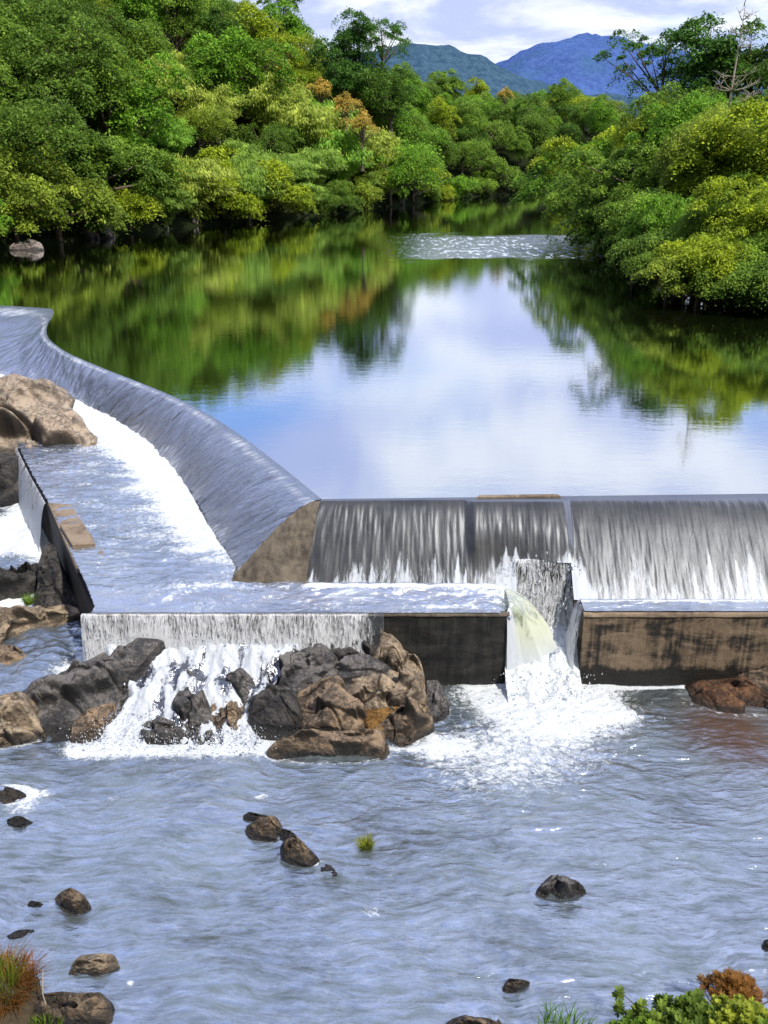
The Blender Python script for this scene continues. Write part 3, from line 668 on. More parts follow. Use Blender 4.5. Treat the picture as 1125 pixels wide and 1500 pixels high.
R('large brown grey boulder left of the tan boulder in the pile', [(432, 1028), (440, 1010), (458, 998), (500, 990), (512, 1022), (556, 1052), (560, 1070), (524, 1080), (473, 1082), (446, 1078), (436, 1050)], 0, 'rock_brown', 35, B=.25, on=True, crag=1.5, res=1.3)
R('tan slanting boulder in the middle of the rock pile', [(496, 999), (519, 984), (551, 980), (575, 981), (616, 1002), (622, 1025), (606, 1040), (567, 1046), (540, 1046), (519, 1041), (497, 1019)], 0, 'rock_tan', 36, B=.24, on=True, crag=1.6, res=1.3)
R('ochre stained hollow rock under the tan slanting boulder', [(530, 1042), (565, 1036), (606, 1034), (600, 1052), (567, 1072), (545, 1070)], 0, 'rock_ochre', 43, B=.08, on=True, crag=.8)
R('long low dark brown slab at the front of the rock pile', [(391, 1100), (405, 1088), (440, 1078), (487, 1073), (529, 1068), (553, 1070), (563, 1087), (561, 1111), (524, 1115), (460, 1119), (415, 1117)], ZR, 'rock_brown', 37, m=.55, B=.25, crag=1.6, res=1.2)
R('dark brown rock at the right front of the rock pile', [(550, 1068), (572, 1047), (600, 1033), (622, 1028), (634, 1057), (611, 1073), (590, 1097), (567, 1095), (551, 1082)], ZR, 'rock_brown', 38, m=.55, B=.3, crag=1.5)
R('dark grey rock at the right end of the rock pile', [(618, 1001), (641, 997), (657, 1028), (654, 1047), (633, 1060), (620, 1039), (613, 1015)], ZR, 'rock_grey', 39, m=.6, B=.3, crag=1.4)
# right side
R('reddish brown half-submerged rock below the right wall', [(1008, 1008), (1020, 997), (1047, 991), (1084, 994), (1130, 1018), (1180, 1036), (1125, 1048), (1060, 1048), (1020, 1032)], ZR-.03, 'rock_red', 41, m=.12, B=.14, crag=1.6)
R('dark brown boulder against the right wall at the right edge', [(1083, 980), (1105, 970), (1130, 966), (1190, 964), (1200, 1015), (1125, 1018), (1095, 1006), (1084, 992)], ZR, 'rock_brown', 42, m=.8, B=.25, crag=1.4)
# river stones
ST = dict(name='stone', cat='stone', res=.7)
R('small dark stone at the head of the row of stones in mid river', [(356, 1195), (368, 1190), (396, 1197), (385, 1206), (361, 1205)], ZR, 'rock_dark', 51, B=.3, **ST)
R('tan topped stone, largest of the row in mid river', [(361, 1210), (378, 1202), (406, 1199), (413, 1215), (417, 1233), (398, 1236), (368, 1227)], ZR, 'stone_wet', 52, B=.32, **ST)
R('dark low stone between the two tan topped stones in mid river', [(413, 1213), (428, 1220), (440, 1230), (452, 1239), (425, 1238), (411, 1228)], ZR, 'rock_dark', 57, B=.3, **ST)
R('dark brown stone below the tan topped one in mid river', [(411, 1240), (423, 1233), (448, 1239), (467, 1257), (467, 1274), (443, 1272), (418, 1259)], ZR, 'stone_wet', 53, B=.32, **ST)
R('barely emerging wet rock at the lower end of the row in mid river', [(466, 1262), (480, 1263), (502, 1287), (478, 1291), (468, 1277)], ZR-.05, 'rock_grey', 54, m=.15, B=.12, **ST)
R('pyramid shaped grey stone alone in the right half of the river', [(785, 1306), (794, 1294), (806, 1285), (826, 1288), (858, 1304), (836, 1322), (806, 1322)], ZR, 'rock_grey', 55, m=.4, B=.42, **ST)
R('small dark stone near the bottom edge right of centre', [(736, 1447), (746, 1433), (776, 1438), (758, 1453), (740, 1457)], ZR, 'stone_wet', 56, B=.35, **ST)
R('dark stone in the lower left of the river', [(82, 1314), (100, 1301), (124, 1313), (133, 1330), (114, 1341), (93, 1333)], ZR, 'stone_wet', 61, B=.36, **ST)
R('tiny dark stone left of the dark stone in the lower left', [(40, 1326), (46, 1319), (64, 1325), (56, 1331)], ZR, 'rock_dark', 62, B=.3, **ST)
R('cracked tan stone near the grassy corner at lower left', [(100, 1430), (106, 1412), (119, 1399), (164, 1397), (174, 1414), (149, 1428), (119, 1435)], ZR, 'rock_tan', 63, B=.3, **ST)
R('flat topped brown boulder at the bottom left corner', [(42, 1470), (60, 1457), (90, 1452), (150, 1457), (162, 1475), (160, 1500), (110, 1512), (50, 1515)], ZR, 'stone_wet', 64, m=.35, B=.3, crag=1.2)
R('brown boulder just showing at the bottom edge', [(652, 1500), (675, 1488), (718, 1492), (736, 1504), (722, 1535), (660, 1535)], ZR, 'stone_wet', 65, m=.4, B=.3)
R('dark stone just showing at the right edge of the river', (1116, 1150, 1374, 1398), ZR, 'rock_dark', 66, B=.3, **ST)
R('flat dark stone awash at the left edge of the river', [(-30, 1155), (0, 1150), (30, 1158), (42, 1168), (20, 1178), (-30, 1180)], ZR-.03, 'stone_wet', 67, m=.15, B=.14, **ST)
R('small dark stone under the awash one at the left edge', [(10, 1200), (30, 1196), (50, 1206), (34, 1214), (14, 1212)], ZR, 'rock_dark', 68, m=.2, B=.2, **ST)
R('thin dark stone above the grassy corner at the left edge', [(8, 1372), (28, 1363), (50, 1362), (36, 1374), (16, 1378)], ZR, 'rock_dark', 69, m=.2, B=.2, **ST)
# left rapids
R('black wet rock ridge leaning against the left side wall', [(55, 830), (66, 798), (80, 800), (92, 830), (108, 873), (112, 895), (89, 900), (67, 895), (49, 885), (55, 855)], -4.2, 'rock_dark', 71, m=.7, B=.25, crag=1.6)
R('black rock shelf across the left rapids', [(-50, 862), (0, 846), (50, 824), (62, 832), (45, 852), (0, 872), (-50, 884)], -4.05, 'rock_dark', 72, m=.5, B=.3)
R('flat tan rock slab with a grass tuft in the left rapids', [(-40, 900), (0, 901), (31, 888), (61, 893), (101, 885), (116, 898), (70, 910), (20, 922), (0, 938), (-40, 946)], -4.22, 'rock_tan', 73, m=.15, B=.16, crag=1.4)
R('shaded dark rock under the large tan boulder at the left edge', [(-60, 668), (0, 664), (28, 668), (32, 690), (26, 716), (0, 726), (-60, 730)], -3.3, 'rock_dark', 75, m=1.2, B=.2)
R('low brown rock at the left edge of the lower rapids', [(-50, 950), (0, 944), (24, 950), (40, 962), (10, 972), (-50, 976)], -4.35, 'rock_brown', 76, m=.2, B=.2)
# far bank stones
R('pale flat rock at the far left waterline', [(14, 364), (20, 356), (44, 352), (60, 356), (62, 364), (40, 367)], 0, 'rock_shore', 81, m=.9, B=.25, name='stone', cat='stone', res=.5)
R('pale rounded rock under the trees on the far left bank', [(138, 346), (142, 334), (152, 331), (168, 344), (160, 349)], 0, 'rock_shore', 82, m=.9, B=.3, name='stone', cat='stone', res=.5)
R('grey rock left of the pale rounded one on the far left bank', [(112, 349), (116, 338), (130, 334), (144, 342), (140, 350)], 0, 'rock_shore', 83, m=.9, B=.3, name='stone', cat='stone', res=.5)
# ------------------------------------------------------------------ lower river
vx = np.concatenate([np.linspace(-34, -13, 60), np.linspace(-12.95, 12.95, 560), np.linspace(13, 34, 60)]); vy = np.concatenate([np.linspace(6.5, 23.5, 400)])
RX, RY = np.meshgrid(vx, vy, indexing='ij')
wx = RX+fbm(RX*.35, RY*.35, 1., 3)*1.2; wy = RY+fbm(RX*.30+7, RY*.35, 2., 3)*.8
JX, JY = 4.7, 20.9
dj = np.hypot((RX-JX), (RY-JY))
rough = .55+.6*np.exp(-(dj/2.6)**2)
RZ = ZR+(fbm(wx*.7, wy*1.7, 0., 3)*.055+(.5-np.abs(noise(wx*1.1, wy*3.4, 4.)))*.062+(.5-np.abs(noise(wx*2.2+3, wy*6.8, 5.)))*.040)*rough
RZ = RZ+.10*np.exp(-(dj/1.3)**2)*(1+.7*fbm(RX*3, RY*3, 8., 3))
ang = np.arctan2(RX-JX-(-.2), -(RY-22.0)); rr = np.hypot(RX-JX, RY-22.2)
fan = np.exp(-(rr/1.9)**3)*.85+.36*np.exp(-(rr/3.6)**4)*np.exp(-((RX-JX)*.35+(RY-21)*.1)**2)
fan = fan+.24*np.exp(-(np.hypot(RX-3.0, (RY-18.7)*1.4)/1.7)**2)+.14*np.exp(-(np.hypot(RX-2.0, (RY-17.2)*1.6)/2.6)**2)
def seg(X, Y, a, b):
    a = np.array(a[:2]); b = np.array(b[:2]); e = b-a; tt = np.clip(((X-a[0])*e[0]+(Y-a[1])*e[1])/(e@e), 0, 1)
    return np.hypot(X-a[0]-tt*e[0], Y-a[1]-tt*e[1])
dc = seg(RX, RY, P(120, 1096, ZR), P(400, 1090, ZR)); 
fo = fan+.85*np.exp(-(dc/.38)**2)+.25*np.exp(-(dc/1.0)**2)
dw = seg(RX, RY, P(890, 1008, ZR), P(1000, 1008, ZR)); fo = fo+.8*np.exp(-(dw/.08)**2)
for (cx, cy, a, b, z) in rocks:
    if abs(z-ZR) > .15: continue
    e = np.hypot((RX-cx)/a, (RY-cy)/b)
    fo = fo+.26*np.exp(-((e-1.05)/.16)**2)*np.exp(-(np.hypot(RX-cx, RY-cy)/(a*2))**2)
    RZ = RZ+.02*np.exp(-((e-1.1)/.15)**2)
for (px, py, w_) in [(165, 1168, .25), (380, 1168, .22), (548, 1336, .35), (30, 1185, .5), (60, 1165, .4), (190, 1440, .1), (350, 1290, .12), (640, 1095, .9), (905, 1050, .6), (20, 1160, .5)]:
    q = P(px, py, ZR); fo = fo+.42*np.exp(-(np.hypot(RX-q.x, (RY-q.y)*1.6)/w_)**2)
fo = fo+.17*sstep(14, 20, RY)*np.exp(-((RX-2.5)/7)**2)+.07*fbm(RX*.5, RY*.8, 3., 4)
bed = 0*RX
for (px, py, wx_, wy_, a_) in ((560, 1225, 1.3, .7, .9), (500, 1290, .8, .5, .7), (300, 1380, 1.2, .5, .6), (240, 1350, .7, .35, .5), (80, 1250, .9, .45, .5), (700, 1130, 1.4, .5, .5), (860, 1040, .9, .5, .8), (960, 1030, 1.0, .35, .9), (680, 1030, .4, .8, .8), (330, 1110, 1.5, .35, .35), (820, 1325, .45, .25, .7), (110, 1345, .4, .2, .7), (600, 1400, 1.4, .35, .35)):
    q = P(px, py, ZR); bed = bed+a_*np.exp(-(((RX-q.x)/wx_)**2+((RY-q.y)/wy_)**2))
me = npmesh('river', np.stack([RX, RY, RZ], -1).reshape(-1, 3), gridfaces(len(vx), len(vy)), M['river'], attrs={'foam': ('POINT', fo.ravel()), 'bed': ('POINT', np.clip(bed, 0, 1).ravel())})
tag(link('river', me), kind='structure')
# ------------------------------------------------------------------ cascade over the rocks + left rapids (draped water sheets)
def cascade():
    cx = np.linspace(WLx-1.2, 1.6, 330); cy = np.linspace(18.0, YF-.08, 210); X, Y = np.meshgrid(cx, cy, indexing='ij')
    y0 = P(250, 1094, ZR).y
    tt = np.clip((Y-y0)/(YF-y0), 0, 1)
    left = np.interp(Y, [y0, y0+1.4, YF], [P(120, 1096, ZR).x, P(190, 1010, -4.2).x, WLx-.2])
    right = np.interp(Y, [y0, y0+1.2, YF], [P(395, 1090, ZR).x, P(400, 1020, -4.3).x, P(470, 930, -3.4).x])
    inside = sstep(-.25, .35, X-left)*sstep(-.1, .35, right-X)
    Z = ZR-.06+1.72*tt**.95*inside+.30*inside*sstep(0, .15, tt)*(fbm(X*1.5, Y*1.3, 3., 4)*.7)+fbm(X*6, Y*4, 1., 3)*.05-.5*(1-inside)
    # little steps
    Z = Z+.10*np.sin(tt*16+3*noise(X*1.3, Y*.3))*inside*sstep(0, .2, tt)*.6
    F_ = .02+.30*inside+.62*fbm(X*2.6, Y*1.1, 6., 3)+.28*sstep(.72, .95, tt)
    cols = np.array([[P(px, py, z).x for px, py, z in ((250, 960, -3.8), (215, 1040, -4.4), (165, 1075, -4.6))]])
    for (px, py, z, w_) in ((285, 945, -3.7, .8), (235, 1000, -4.2, .6), (200, 1050, -4.5, .6), (165, 1080, -4.6, .6), (380, 960, -3.9, .35), (375, 1010, -4.3, .25), (345, 1080, -4.6, .5), (330, 940, -3.7, .6), (420, 930, -3.6, .4)):
        q = P(px, py, z); F_ = F_+.45*np.exp(-(np.hypot(X-q.x, Y-q.y)/w_)**2)
    keep = (inside > .02)
    # local slope direction for the streaks
    S_ = X*1.0+.25*fbm(X, Y, 2.); L_ = -Y*1.3-Z
    me = npmesh('cascade', np.stack([X, Y, Z], -1).reshape(-1, 3), gridfaces(len(cx), len(cy), keep), M['cascade'],
                attrs={'flow': ('POINT', np.stack([S_, L_, 0*S_], -1).reshape(-1, 3)), 'foam': ('POINT', F_.ravel())})
    tag(link('cascade_water', me), kind='structure')
M['cascade'] = fall_mat('cascade_foam', (.028, .028, .030), 4.6, 1.9, 1.03, 1.24)
cascade()
def rapids():
    cx = np.linspace(-34, -6.2, 420); cy = np.linspace(19.2, 44, 380); X, Y = np.meshgrid(cx, cy, indexing='ij')
    Z = np.interp(Y, [19.2, 20.5, 23, 26, 30, 34, 44], [-4.85, -4.6, -4.35, -4.2, -3.95, -3.6, -3.2])
    Z = Z+fbm(X*.8, Y*.8, 3., 4)*.16+fbm(X*3, Y*4, 1., 3)*.05
    lx = np.where(Y < 22.35, P(130, 960, -4.4).x+(Y-22.3)*.9, left_x(Y)+.05)
    keep = X < lx
    F_ = .18+.35*sstep(26, 30, Y)*fbm(X*.6, Y*.6, 9., 2)+.22*sstep(28, 31, Y)
    F_ = F_+.5*np.exp(-((X-lx)/1.0)**2)*sstep(26, 29, Y)
    for (px, py, z, w_) in ((20, 790, -4.0, 1.4), (15, 880, -4.1, .9), (110, 985, -4.4, .7), (150, 940, -4.0, .7)):
        q = P(px, py, z); F_ = F_+.5*np.exp(-(np.hypot(X-q.x, Y-q.y)/w_)**2)
    me = npmesh('rapids', np.stack([X, Y, Z], -1).reshape(-1, 3), gridfaces(len(cx), len(cy), keep), M['rapids'], attrs={'foam': ('POINT', F_.ravel())})
    tag(link('rapids_water', me), kind='structure')
rapids()
# ------------------------------------------------------------------ falling curtains
def curtain(name, pts, dirs, z0f, z1f, v, n, nt, fo_f, mat, tintf=None, wob=.04, so_=0.0):
    """pts: polyline top edge (x,y), dirs: horizontal throw"""
    A = np.array(pts, float); k = np.linspace(0, len(A)-1, n); i = np.arange(len(A))
    X0 = np.interp(k, i, A[:, 0]); Y0 = np.interp(k, i, A[:, 1]); D = np.array(dirs, float)
    DX = np.interp(k, i, D[:, 0]); DY = np.interp(k, i, D[:, 1]); Z0 = np.interp(k, i, z0f); Z1 = np.interp(k, i, z1f)
    T = np.broadcast_to(np.linspace(0, 1, nt)[None], (n, nt))
    s = np.concatenate([[0], np.cumsum(np.hypot(np.diff(X0), np.diff(Y0)))]); S = np.broadcast_to(s[:, None], T.shape)
    w_ = noise(S*3, T*1.5, 2.)*wob+noise(S*9, T*4, 5.)*wob*.4
    tq = T
    X = X0[:, None]+DX[:, None]*(tq+w_*T*2); Y = Y0[:, None]+DY[:, None]*(tq+w_*T*2)
    Z = Z0[:, None]+(Z1-Z0)[:, None]*(T**v)
    L = np.abs(Z-Z0[:, None])*1.1+np.hypot(DX, DY)[:, None]*T*.6
    at = {'flow': ('POINT', np.stack([S+so_, L+so_, 0*S], -1).reshape(-1, 3)), 'foam': ('POINT', fo_f(S/s[-1], T, X, Y, Z).ravel())}
    if tintf is not None: at['tint'] = ('POINT', tintf(S/s[-1], T).ravel())
    me = npmesh(name, np.stack([X, Y, Z], -1).reshape(-1, 3), gridfaces(n, nt), mat, attrs=at)
    return tag(link(name, me), kind='structure')
xr1 = P(505, 900, -2.3).x
for k in range(2):
    off = .03+.06*k
    curtain('waterfall_curtain', [(WLx-.25, YF-off), (WLx+2, YF-off), (0, YF-off), (xr1, YF-off)], [(0, -.25-.1*k)]*4, [-2.27]*4, [-4.2, -3.9, -3.9, -4.3], 1.6, 520, 60,
            lambda U, T, X, Y, Z, k=k: .04-.05*k+.16*T**2-.50*sstep(.78, 1.0, U)*(1-.5*noise(U*60, T*.3, 4.))+.10*noise(U*9, T*.5, 4.)+.10*np.exp(-T/.03), M['curtain'], so_=k*31.0)
# fall over the left side wall
ls = [(p.x-.03, p.y) for p in LW[2:]]
curtain('side_fall', ls, [(-.5, -.12)]*4, [p.z+.02 for p in LW[2:]], [-4.3, -4.0, -3.8, -3.7], 1.6, 200, 50, lambda U, T, X, Y, Z: .04+.15*T+.1*sstep(.2, 0, U), M['curtain'])
# jet out of the left pond over the wall end
curtain('sluice_jet', [(GX0-.06, YF-.0), (GX0+.05, YF+.3), (GX0+.05, 22.75), (GX0+.04, 23.1), (GX0+.02, 23.4)], [(.10, -.12), (.55, -.26), (1.15, -.32), (1.80, -.40), (2.05, -.40)],
        [-2.29, -2.22, -2.14, -2.08, -2.02], [-4.6]*5, 1.9, 300, 80, lambda U, T, X, Y, Z: .10+.35*sstep(.25, .8, T)+.35*(1-sstep(.10, .3, U)), M['jet'],
        lambda U, T: sstep(.12, .35, U)*(1-sstep(.55, .95, T))*.85, .05)
curtain('sluice_side_fall', [(GX1-.02, YF-.02), (GX1-.02, 22.6), (GX1-.02, 22.95), (GX1-.02, 23.15)], [(-.18, -.05), (-.35, -.1), (-.45, -.05), (-.3, 0)], [-2.21]*4, [-4.6]*4, 2.0, 160, 60,
        lambda U, T, X, Y, Z: -.05+.28*T-.2*(1-sstep(0, .2, U)), M['curtain'])
NYT = crest_y(4.75)+(foot_y(4.75)-crest_y(4.75))*.685; NZT = float(-2.2*prof(.685, KF))
for k in range(2):
    curtain('sluice_fall', [(NX0-.04, NYT-.05*k), (NX1+.04, NYT-.05*k)], [(-.12, -.62), (.10, -.55)], [NZT+.02, NZT+.02], [-3.6, -3.6], 1.5, 180, 60,
            lambda U, T, X, Y, Z, k=k: .01-.04*k+.16*T-.07+.10*np.exp(-T/.12), M['curtain'], so_=k*31.0, wob=.16)
# chute foam inside the gap
ux = np.linspace(GX0-.02, GX1+.02, 90); uy = np.linspace(20.6, 23.9, 140); X, Y = np.meshgrid(ux, uy, indexing='ij')
Z = np.interp(Y, [20.6, 21.2, 22.0, 23.2, 23.9], [-4.9, -4.62, -4.35, -3.35, -3.1])+fbm(X*2.2, Y*1.6, 2., 4)*.13+fbm(X*8, Y*7, 2., 2)*.035
me = npmesh('chute', np.stack([X, Y, Z], -1).reshape(-1, 3), gridfaces(90, 140), M['rapids'], attrs={'foam': ('POINT', (.62+.25*fbm(X*2, Y*2, 7.)).ravel())})
tag(link('chute_water', me), kind='structure')
# spray droplets: uncountable
def spray(name, emit, n, label):
    r = np.random.default_rng(len(name)); Vs = []; base = np.array([(1, 0, -.7), (-1, 0, -.7), (0, 1, .7), (0, -1, .7)])
    C_ = emit(r, n); sz = r.gamma(2.0, .0048, len(C_))[:, None, None]; st = np.ones((len(C_), 1, 3)); st[:, 0, 2] = r.uniform(.8, 2.6, len(C_))
    V = C_[:, None, :]+base[None]*sz*st
    Fc = (np.arange(len(C_))[:, None, None]*4+np.array([[0, 2, 1], [0, 1, 3], [0, 3, 2], [1, 2, 3]])[None]).reshape(-1, 3)
    o = link(name, npmesh(name, V.reshape(-1, 3), Fc, M['spray'])); tag(o, label, 'spray', kind='stuff')
def em1(r, n):
    u = r.uniform(0, 1, n); x = WLx-.2+(xr1-WLx)*u**.9*.95; t_ = r.uniform(.25, 1.15, n); y = YF-.05-.5*t_*r.uniform(.1, 1.2, n); z = -2.3-1.6*t_+r.normal(0, .06, n)
    a = np.stack([x, y, z], 1)
    q = [P(285, 945, -3.6), P(235, 1000, -4.0), P(200, 1050, -4.4), P(165, 1080, -4.5), P(380, 960, -3.8), P(350, 1080, -4.5), P(290, 940, -3.5), P(270, 1085, -4.6)]
    b = np.concatenate([np.array(p)+r.normal(0, 1, (n//8, 3))*(.5, .35, .11)+(0, 0, .08) for p in q])
    return np.concatenate([a, b])
spray('waterfall_spray', em1, 6000, 'white droplets of the waterfall splashing over the rocks')
def em2(r, n):
    a = np.array((4.7, 21.9, -4.3))+r.normal(0, 1, (n, 3))*(.6, .55, .16); b = np.stack([r.uniform(NX0, NX1, n), 23.3+r.normal(0, .12, n), r.uniform(-3.5, -1.7, n)], 1)
    e_ = np.stack([r.uniform(NX0-.3, NX1+.3, n//3), 23.62+r.normal(0, .12, n//3), -1.35+np.abs(r.normal(0, .14, n//3))-.35*r.uniform(0, 1, n//3)], 1)
    c = np.array((4.6, 20.9, -4.55))+r.normal(0, 1, (n, 3))*(1.0, .7, .06)
    return np.concatenate([a, b, c, e_])
spray('sluice_spray', em2, 900, 'white droplets thrown up where the sluice jet lands')
# ------------------------------------------------------------------ foliage
def cards(c, tng, nrm, ln, wd, v, bend=.12):
    """leaf cards: c centre, tng long axis, nrm normal -> 4-vertex leaf shapes"""
    tng = tng/np.linalg.norm(tng, axis=1)[:, None]; b = np.cross(nrm, tng); b /= np.linalg.norm(b, axis=1)[:, None]+1e-9; nn_ = np.cross(tng, b)
    ln = ln[:, None]; wd = wd[:, None]
    V = np.stack([c-tng*ln*.5, c+b*wd*.5-tng*ln*.05+nn_*ln*bend, c+tng*ln*.5, c-b*wd*.5-tng*ln*.05+nn_*ln*bend], 1).reshape(-1, 3)
    return V, np.arange(len(V)).reshape(-1, 4), v
def unit(a): return a/(np.linalg.norm(a, axis=-1, keepdims=True)+1e-9)
def broad_crown(seed, Rr, Hh, zb, ncl, nl, clr=1.25, leaf=.30, thin=0.0, lobes=5, spread=1.0, flatk=.62, cardw=.5):
    r = np.random.default_rng(seed)
    # lobes
    LC = np.stack([r.normal(0, .42, lobes)*Rr*spread, r.normal(0, .42, lobes)*Rr*spread, zb+Hh*r.uniform(.25, .75, lobes)], 1); LR = r.uniform(.45, .68, lobes)
    LC[0] = (0, 0, zb+Hh*.62); LR[0] = .72
    li = r.integers(0, lobes, ncl); d = unit(r.normal(size=(ncl, 3))+np.array((0, 0, .35))); rad = r.uniform(.55, 1.0, ncl)**.6
    cc = LC[li]+d*np.stack([LR[li]*Rr*rad, LR[li]*Rr*rad, LR[li]*Hh*.62*rad], 1)
    cc[:, 2] = np.maximum(cc[:, 2], zb+r.uniform(0, .6, ncl))
    cr = clr*r.uniform(.35, 1.2, ncl); bright = r.uniform(0, 1, ncl)
    N = ncl*nl; ci = np.repeat(np.arange(ncl), nl); rho = np.sqrt(r.uniform(0, 1, N))*(1+.35*r.exponential(.5, N)*(r.uniform(0, 1, N) < .35)); th = r.uniform(0, 2*math.pi, N)
    outd = unit(cc[ci]*np.array((1, 1, .0))-0+np.array((1e-3, 0, 0)))
    loc = np.stack([rho*np.cos(th), rho*np.sin(th), flatk*(1-rho**2)-.10], 1)*cr[ci][:, None]
    loc[:, 2] = np.maximum(loc[:, 2], -.5*cr[ci])+r.normal(0, .17, N)*cr[ci]; loc[:, 2] -= (loc*outd).sum(1)*.35
    pos = cc[ci]+loc; pos[:, :2] += r.normal(0, .08, (N, 2))
    nrm = unit(np.stack([loc[:, 0]*.7, loc[:, 1]*.7, cr[ci]*.8], 1)+r.normal(0, .42, (N, 3))*cr[ci][:, None])
    tg = unit(np.stack([np.cos(th), np.sin(th), -.35+r.normal(0, .35, N)], 1)+r.normal(0, .35, (N, 3)))
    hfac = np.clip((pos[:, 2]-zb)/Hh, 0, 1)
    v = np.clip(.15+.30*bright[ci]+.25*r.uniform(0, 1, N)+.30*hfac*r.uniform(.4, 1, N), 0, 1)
    ln = leaf*r.uniform(.65, 1.4, N)
    return cards(pos, tg, nrm, ln, ln*cardw*r.uniform(.8, 1.2, N), v), cc
def bamboo_crown(seed, Rr, Hh, ncul, nl, leaf=.5):
    r = np.random.default_rng(seed); Pp = []; Vv = []; Tt = []; cul = []
    for k in range(ncul):
        a = r.uniform(0, 2*math.pi); R1 = Rr*r.uniform(.25, 1.0); h1 = Hh*r.uniform(.6, 1.05)*(1-.28*R1/Rr); dr = np.array((math.cos(a), math.sin(a)))
        b0 = dr*r.uniform(0, .5)
        f = lambda t: np.stack([b0[0]+dr[0]*R1*t**2.2, b0[1]+dr[1]*R1*t**2.2, h1*(1.45*t-.62*t**3.0)], -1)
        tt = .18+.82*r.uniform(0, 1, nl)**.75
        p = f(tt); sp = .22+.75*(1-np.abs(tt-.7)*1.2); off = r.normal(0, 1, (nl, 3))*np.stack([sp*.55, sp*.55, sp*.30], 1); off[:, 2] -= .25*sp
        Pp.append(p+off); Tt.append(unit(np.stack([dr[0]*.5+off[:, 0]*.6, dr[1]*.5+off[:, 1]*.6, -.75+0*tt], 1)+r.normal(0, .3, (nl, 3))))
        Vv.append(np.clip(.25+.3*r.uniform()+.25*r.uniform(0, 1, nl)+.2*tt, 0, 1)); cul.append([tuple(q) for q in f(np.linspace(0, .85, 7))])
    pos = np.concatenate(Pp); tg = np.concatenate(Tt); v = np.concatenate(Vv); N = len(pos)
    nrm = unit(np.cross(tg, r.normal(size=(N, 3)))+np.array((0, 0, .5)))
    ln = leaf*r.uniform(.6, 1.3, N)
    return cards(pos, tg, nrm, ln, ln*.28, v), cul
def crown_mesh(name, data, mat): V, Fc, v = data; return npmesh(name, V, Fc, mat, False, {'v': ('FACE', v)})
def trunk_mesh(name, cc, zb, Hh, r0, seed, mat, nlimb=14, top=.8):
    r = np.random.default_rng(seed); m = MB(); tip = zb+Hh*top
    tp = [(0, 0, -1.5)]+[(r.normal(0, .12)*i, r.normal(0, .12)*i, tip*i/5) for i in range(1, 6)]
    tp[0] = (0, 0, -1.5); m.tube(tp, [r0*1.3]+[r0*(1-.16*i) for i in range(1, 6)], 8)
    for c in cc[r.choice(len(cc), min(nlimb, len(cc)), replace=False)]:
        k = min(4.2, max(.8, 5*(c[2]*.55)/tip)); i = int(k); a = np.array(tp[i])*(1-(k-i))+np.array(tp[min(i+1, 5)])*(k-i)
        mid = a*.45+np.array(c)*.55+np.array((0, 0, -.15+r.normal(0, .2)))
        m.tube([a, mid, c], [r0*.42, r0*.26, r0*.08], 5)
    return m.mesh(name, mat, True)
PR = {}
def proto(key, cm, tm): PR[key] = (cm, tm)
def mk_broad(key, seed, Rr, Hh, zb, ncl, nl, mat='leaf', bark_='bark', r0=.28, **kw):
    data, cc = broad_crown(seed, Rr, Hh, zb, ncl, nl, **kw)
    proto(key, crown_mesh('crown', data, M[mat]), trunk_mesh('trunk', cc, zb, Hh, r0, seed+1, M[bark_]))
    return cc
mk_broad('round1', 101, 4.6, 7.0, 1.6, 95, 150)
mk_broad('round2', 102, 5.2, 6.4, 1.2, 105, 140, clr=1.4)
mk_broad('round3', 103, 4.2, 8.0, 2.0, 95, 150, clr=1.15, lobes=7)
mk_broad('tall1', 104, 4.4, 7.5, 5.0, 90, 150, clr=1.3, lobes=6)
mk_broad('open1', 105, 4.6, 8.0, 5.5, 55, 120, clr=1.05, lobes=8, spread=1.3)
mk_broad('bush1', 106, 4.4, 4.2, .1, 90, 150, clr=1.2, lobes=6, spread=1.1)
mk_broad('bush2', 107, 3.6, 5.0, .1, 90, 150, clr=1.0, lobes=7)
mk_broad('near1', 108, 5.0, 6.5, .2, 190, 260, clr=1.05, leaf=.24, lobes=9, spread=1.1)
mk_broad('near2', 109, 4.6, 7.5, .6, 190, 260, clr=1.0, leaf=.22, lobes=9, spread=1.0, cardw=.4)
mk_broad('nearbush', 110, 4.2, 3.6, -.1, 160, 240, clr=.95, leaf=.22, lobes=8, spread=1.2)
mk_broad('blossom', 111, 3.0, 3.2, 4.5, 30, 90, mat='flower', clr=.9, lobes=5)
for kk, sd_ in (('bamboo1', 121), ('bamboo2', 122)):
    data, cul = bamboo_crown(sd_, 5.2, 9.5, 46, 300)
    m = MB()
    for c in cul: m.tube(c, [.06, .055, .05, .045, .035, .025, .015], 5)
    proto(kk, crown_mesh('crown', data, M['bamboo']), m.mesh('trunk', M['bark_pale'], True))
def plant_tree(name, key, x, y, z, s, rz, col, label, group=None, cat='tree', sz=None):
    e = empty(name, (x, y, z), rz); e.scale = (s, s, s*(sz or 1)); tag(e, label, cat, group)
    cm, tm = PR[key]
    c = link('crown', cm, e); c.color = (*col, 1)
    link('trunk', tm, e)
    return e
# palette (multiplies the leaf colours)
PAL = {'deep': (.42, .62, .50), 'dark': (.55, .72, .55), 'mid': (.80, 1.0, .70), 'fresh': (.72, 1.08, .55), 'yellow': (1.35, 1.30, .50), 'olive': (1.10, 1.10, .75), 'lime': (1.0, 1.3, .5), 'blue': (.34, .60, .58)}
WORD = {'deep': 'very dark green', 'dark': 'dark green', 'mid': 'mid green', 'fresh': 'fresh green', 'yellow': 'yellow-green', 'olive': 'olive green', 'lime': 'bright lime green', 'blue': 'blue-green dark'}
rt = random.Random(5)
def zg(x, y): return float(ground(np.array([x]), np.array([y]))[0])
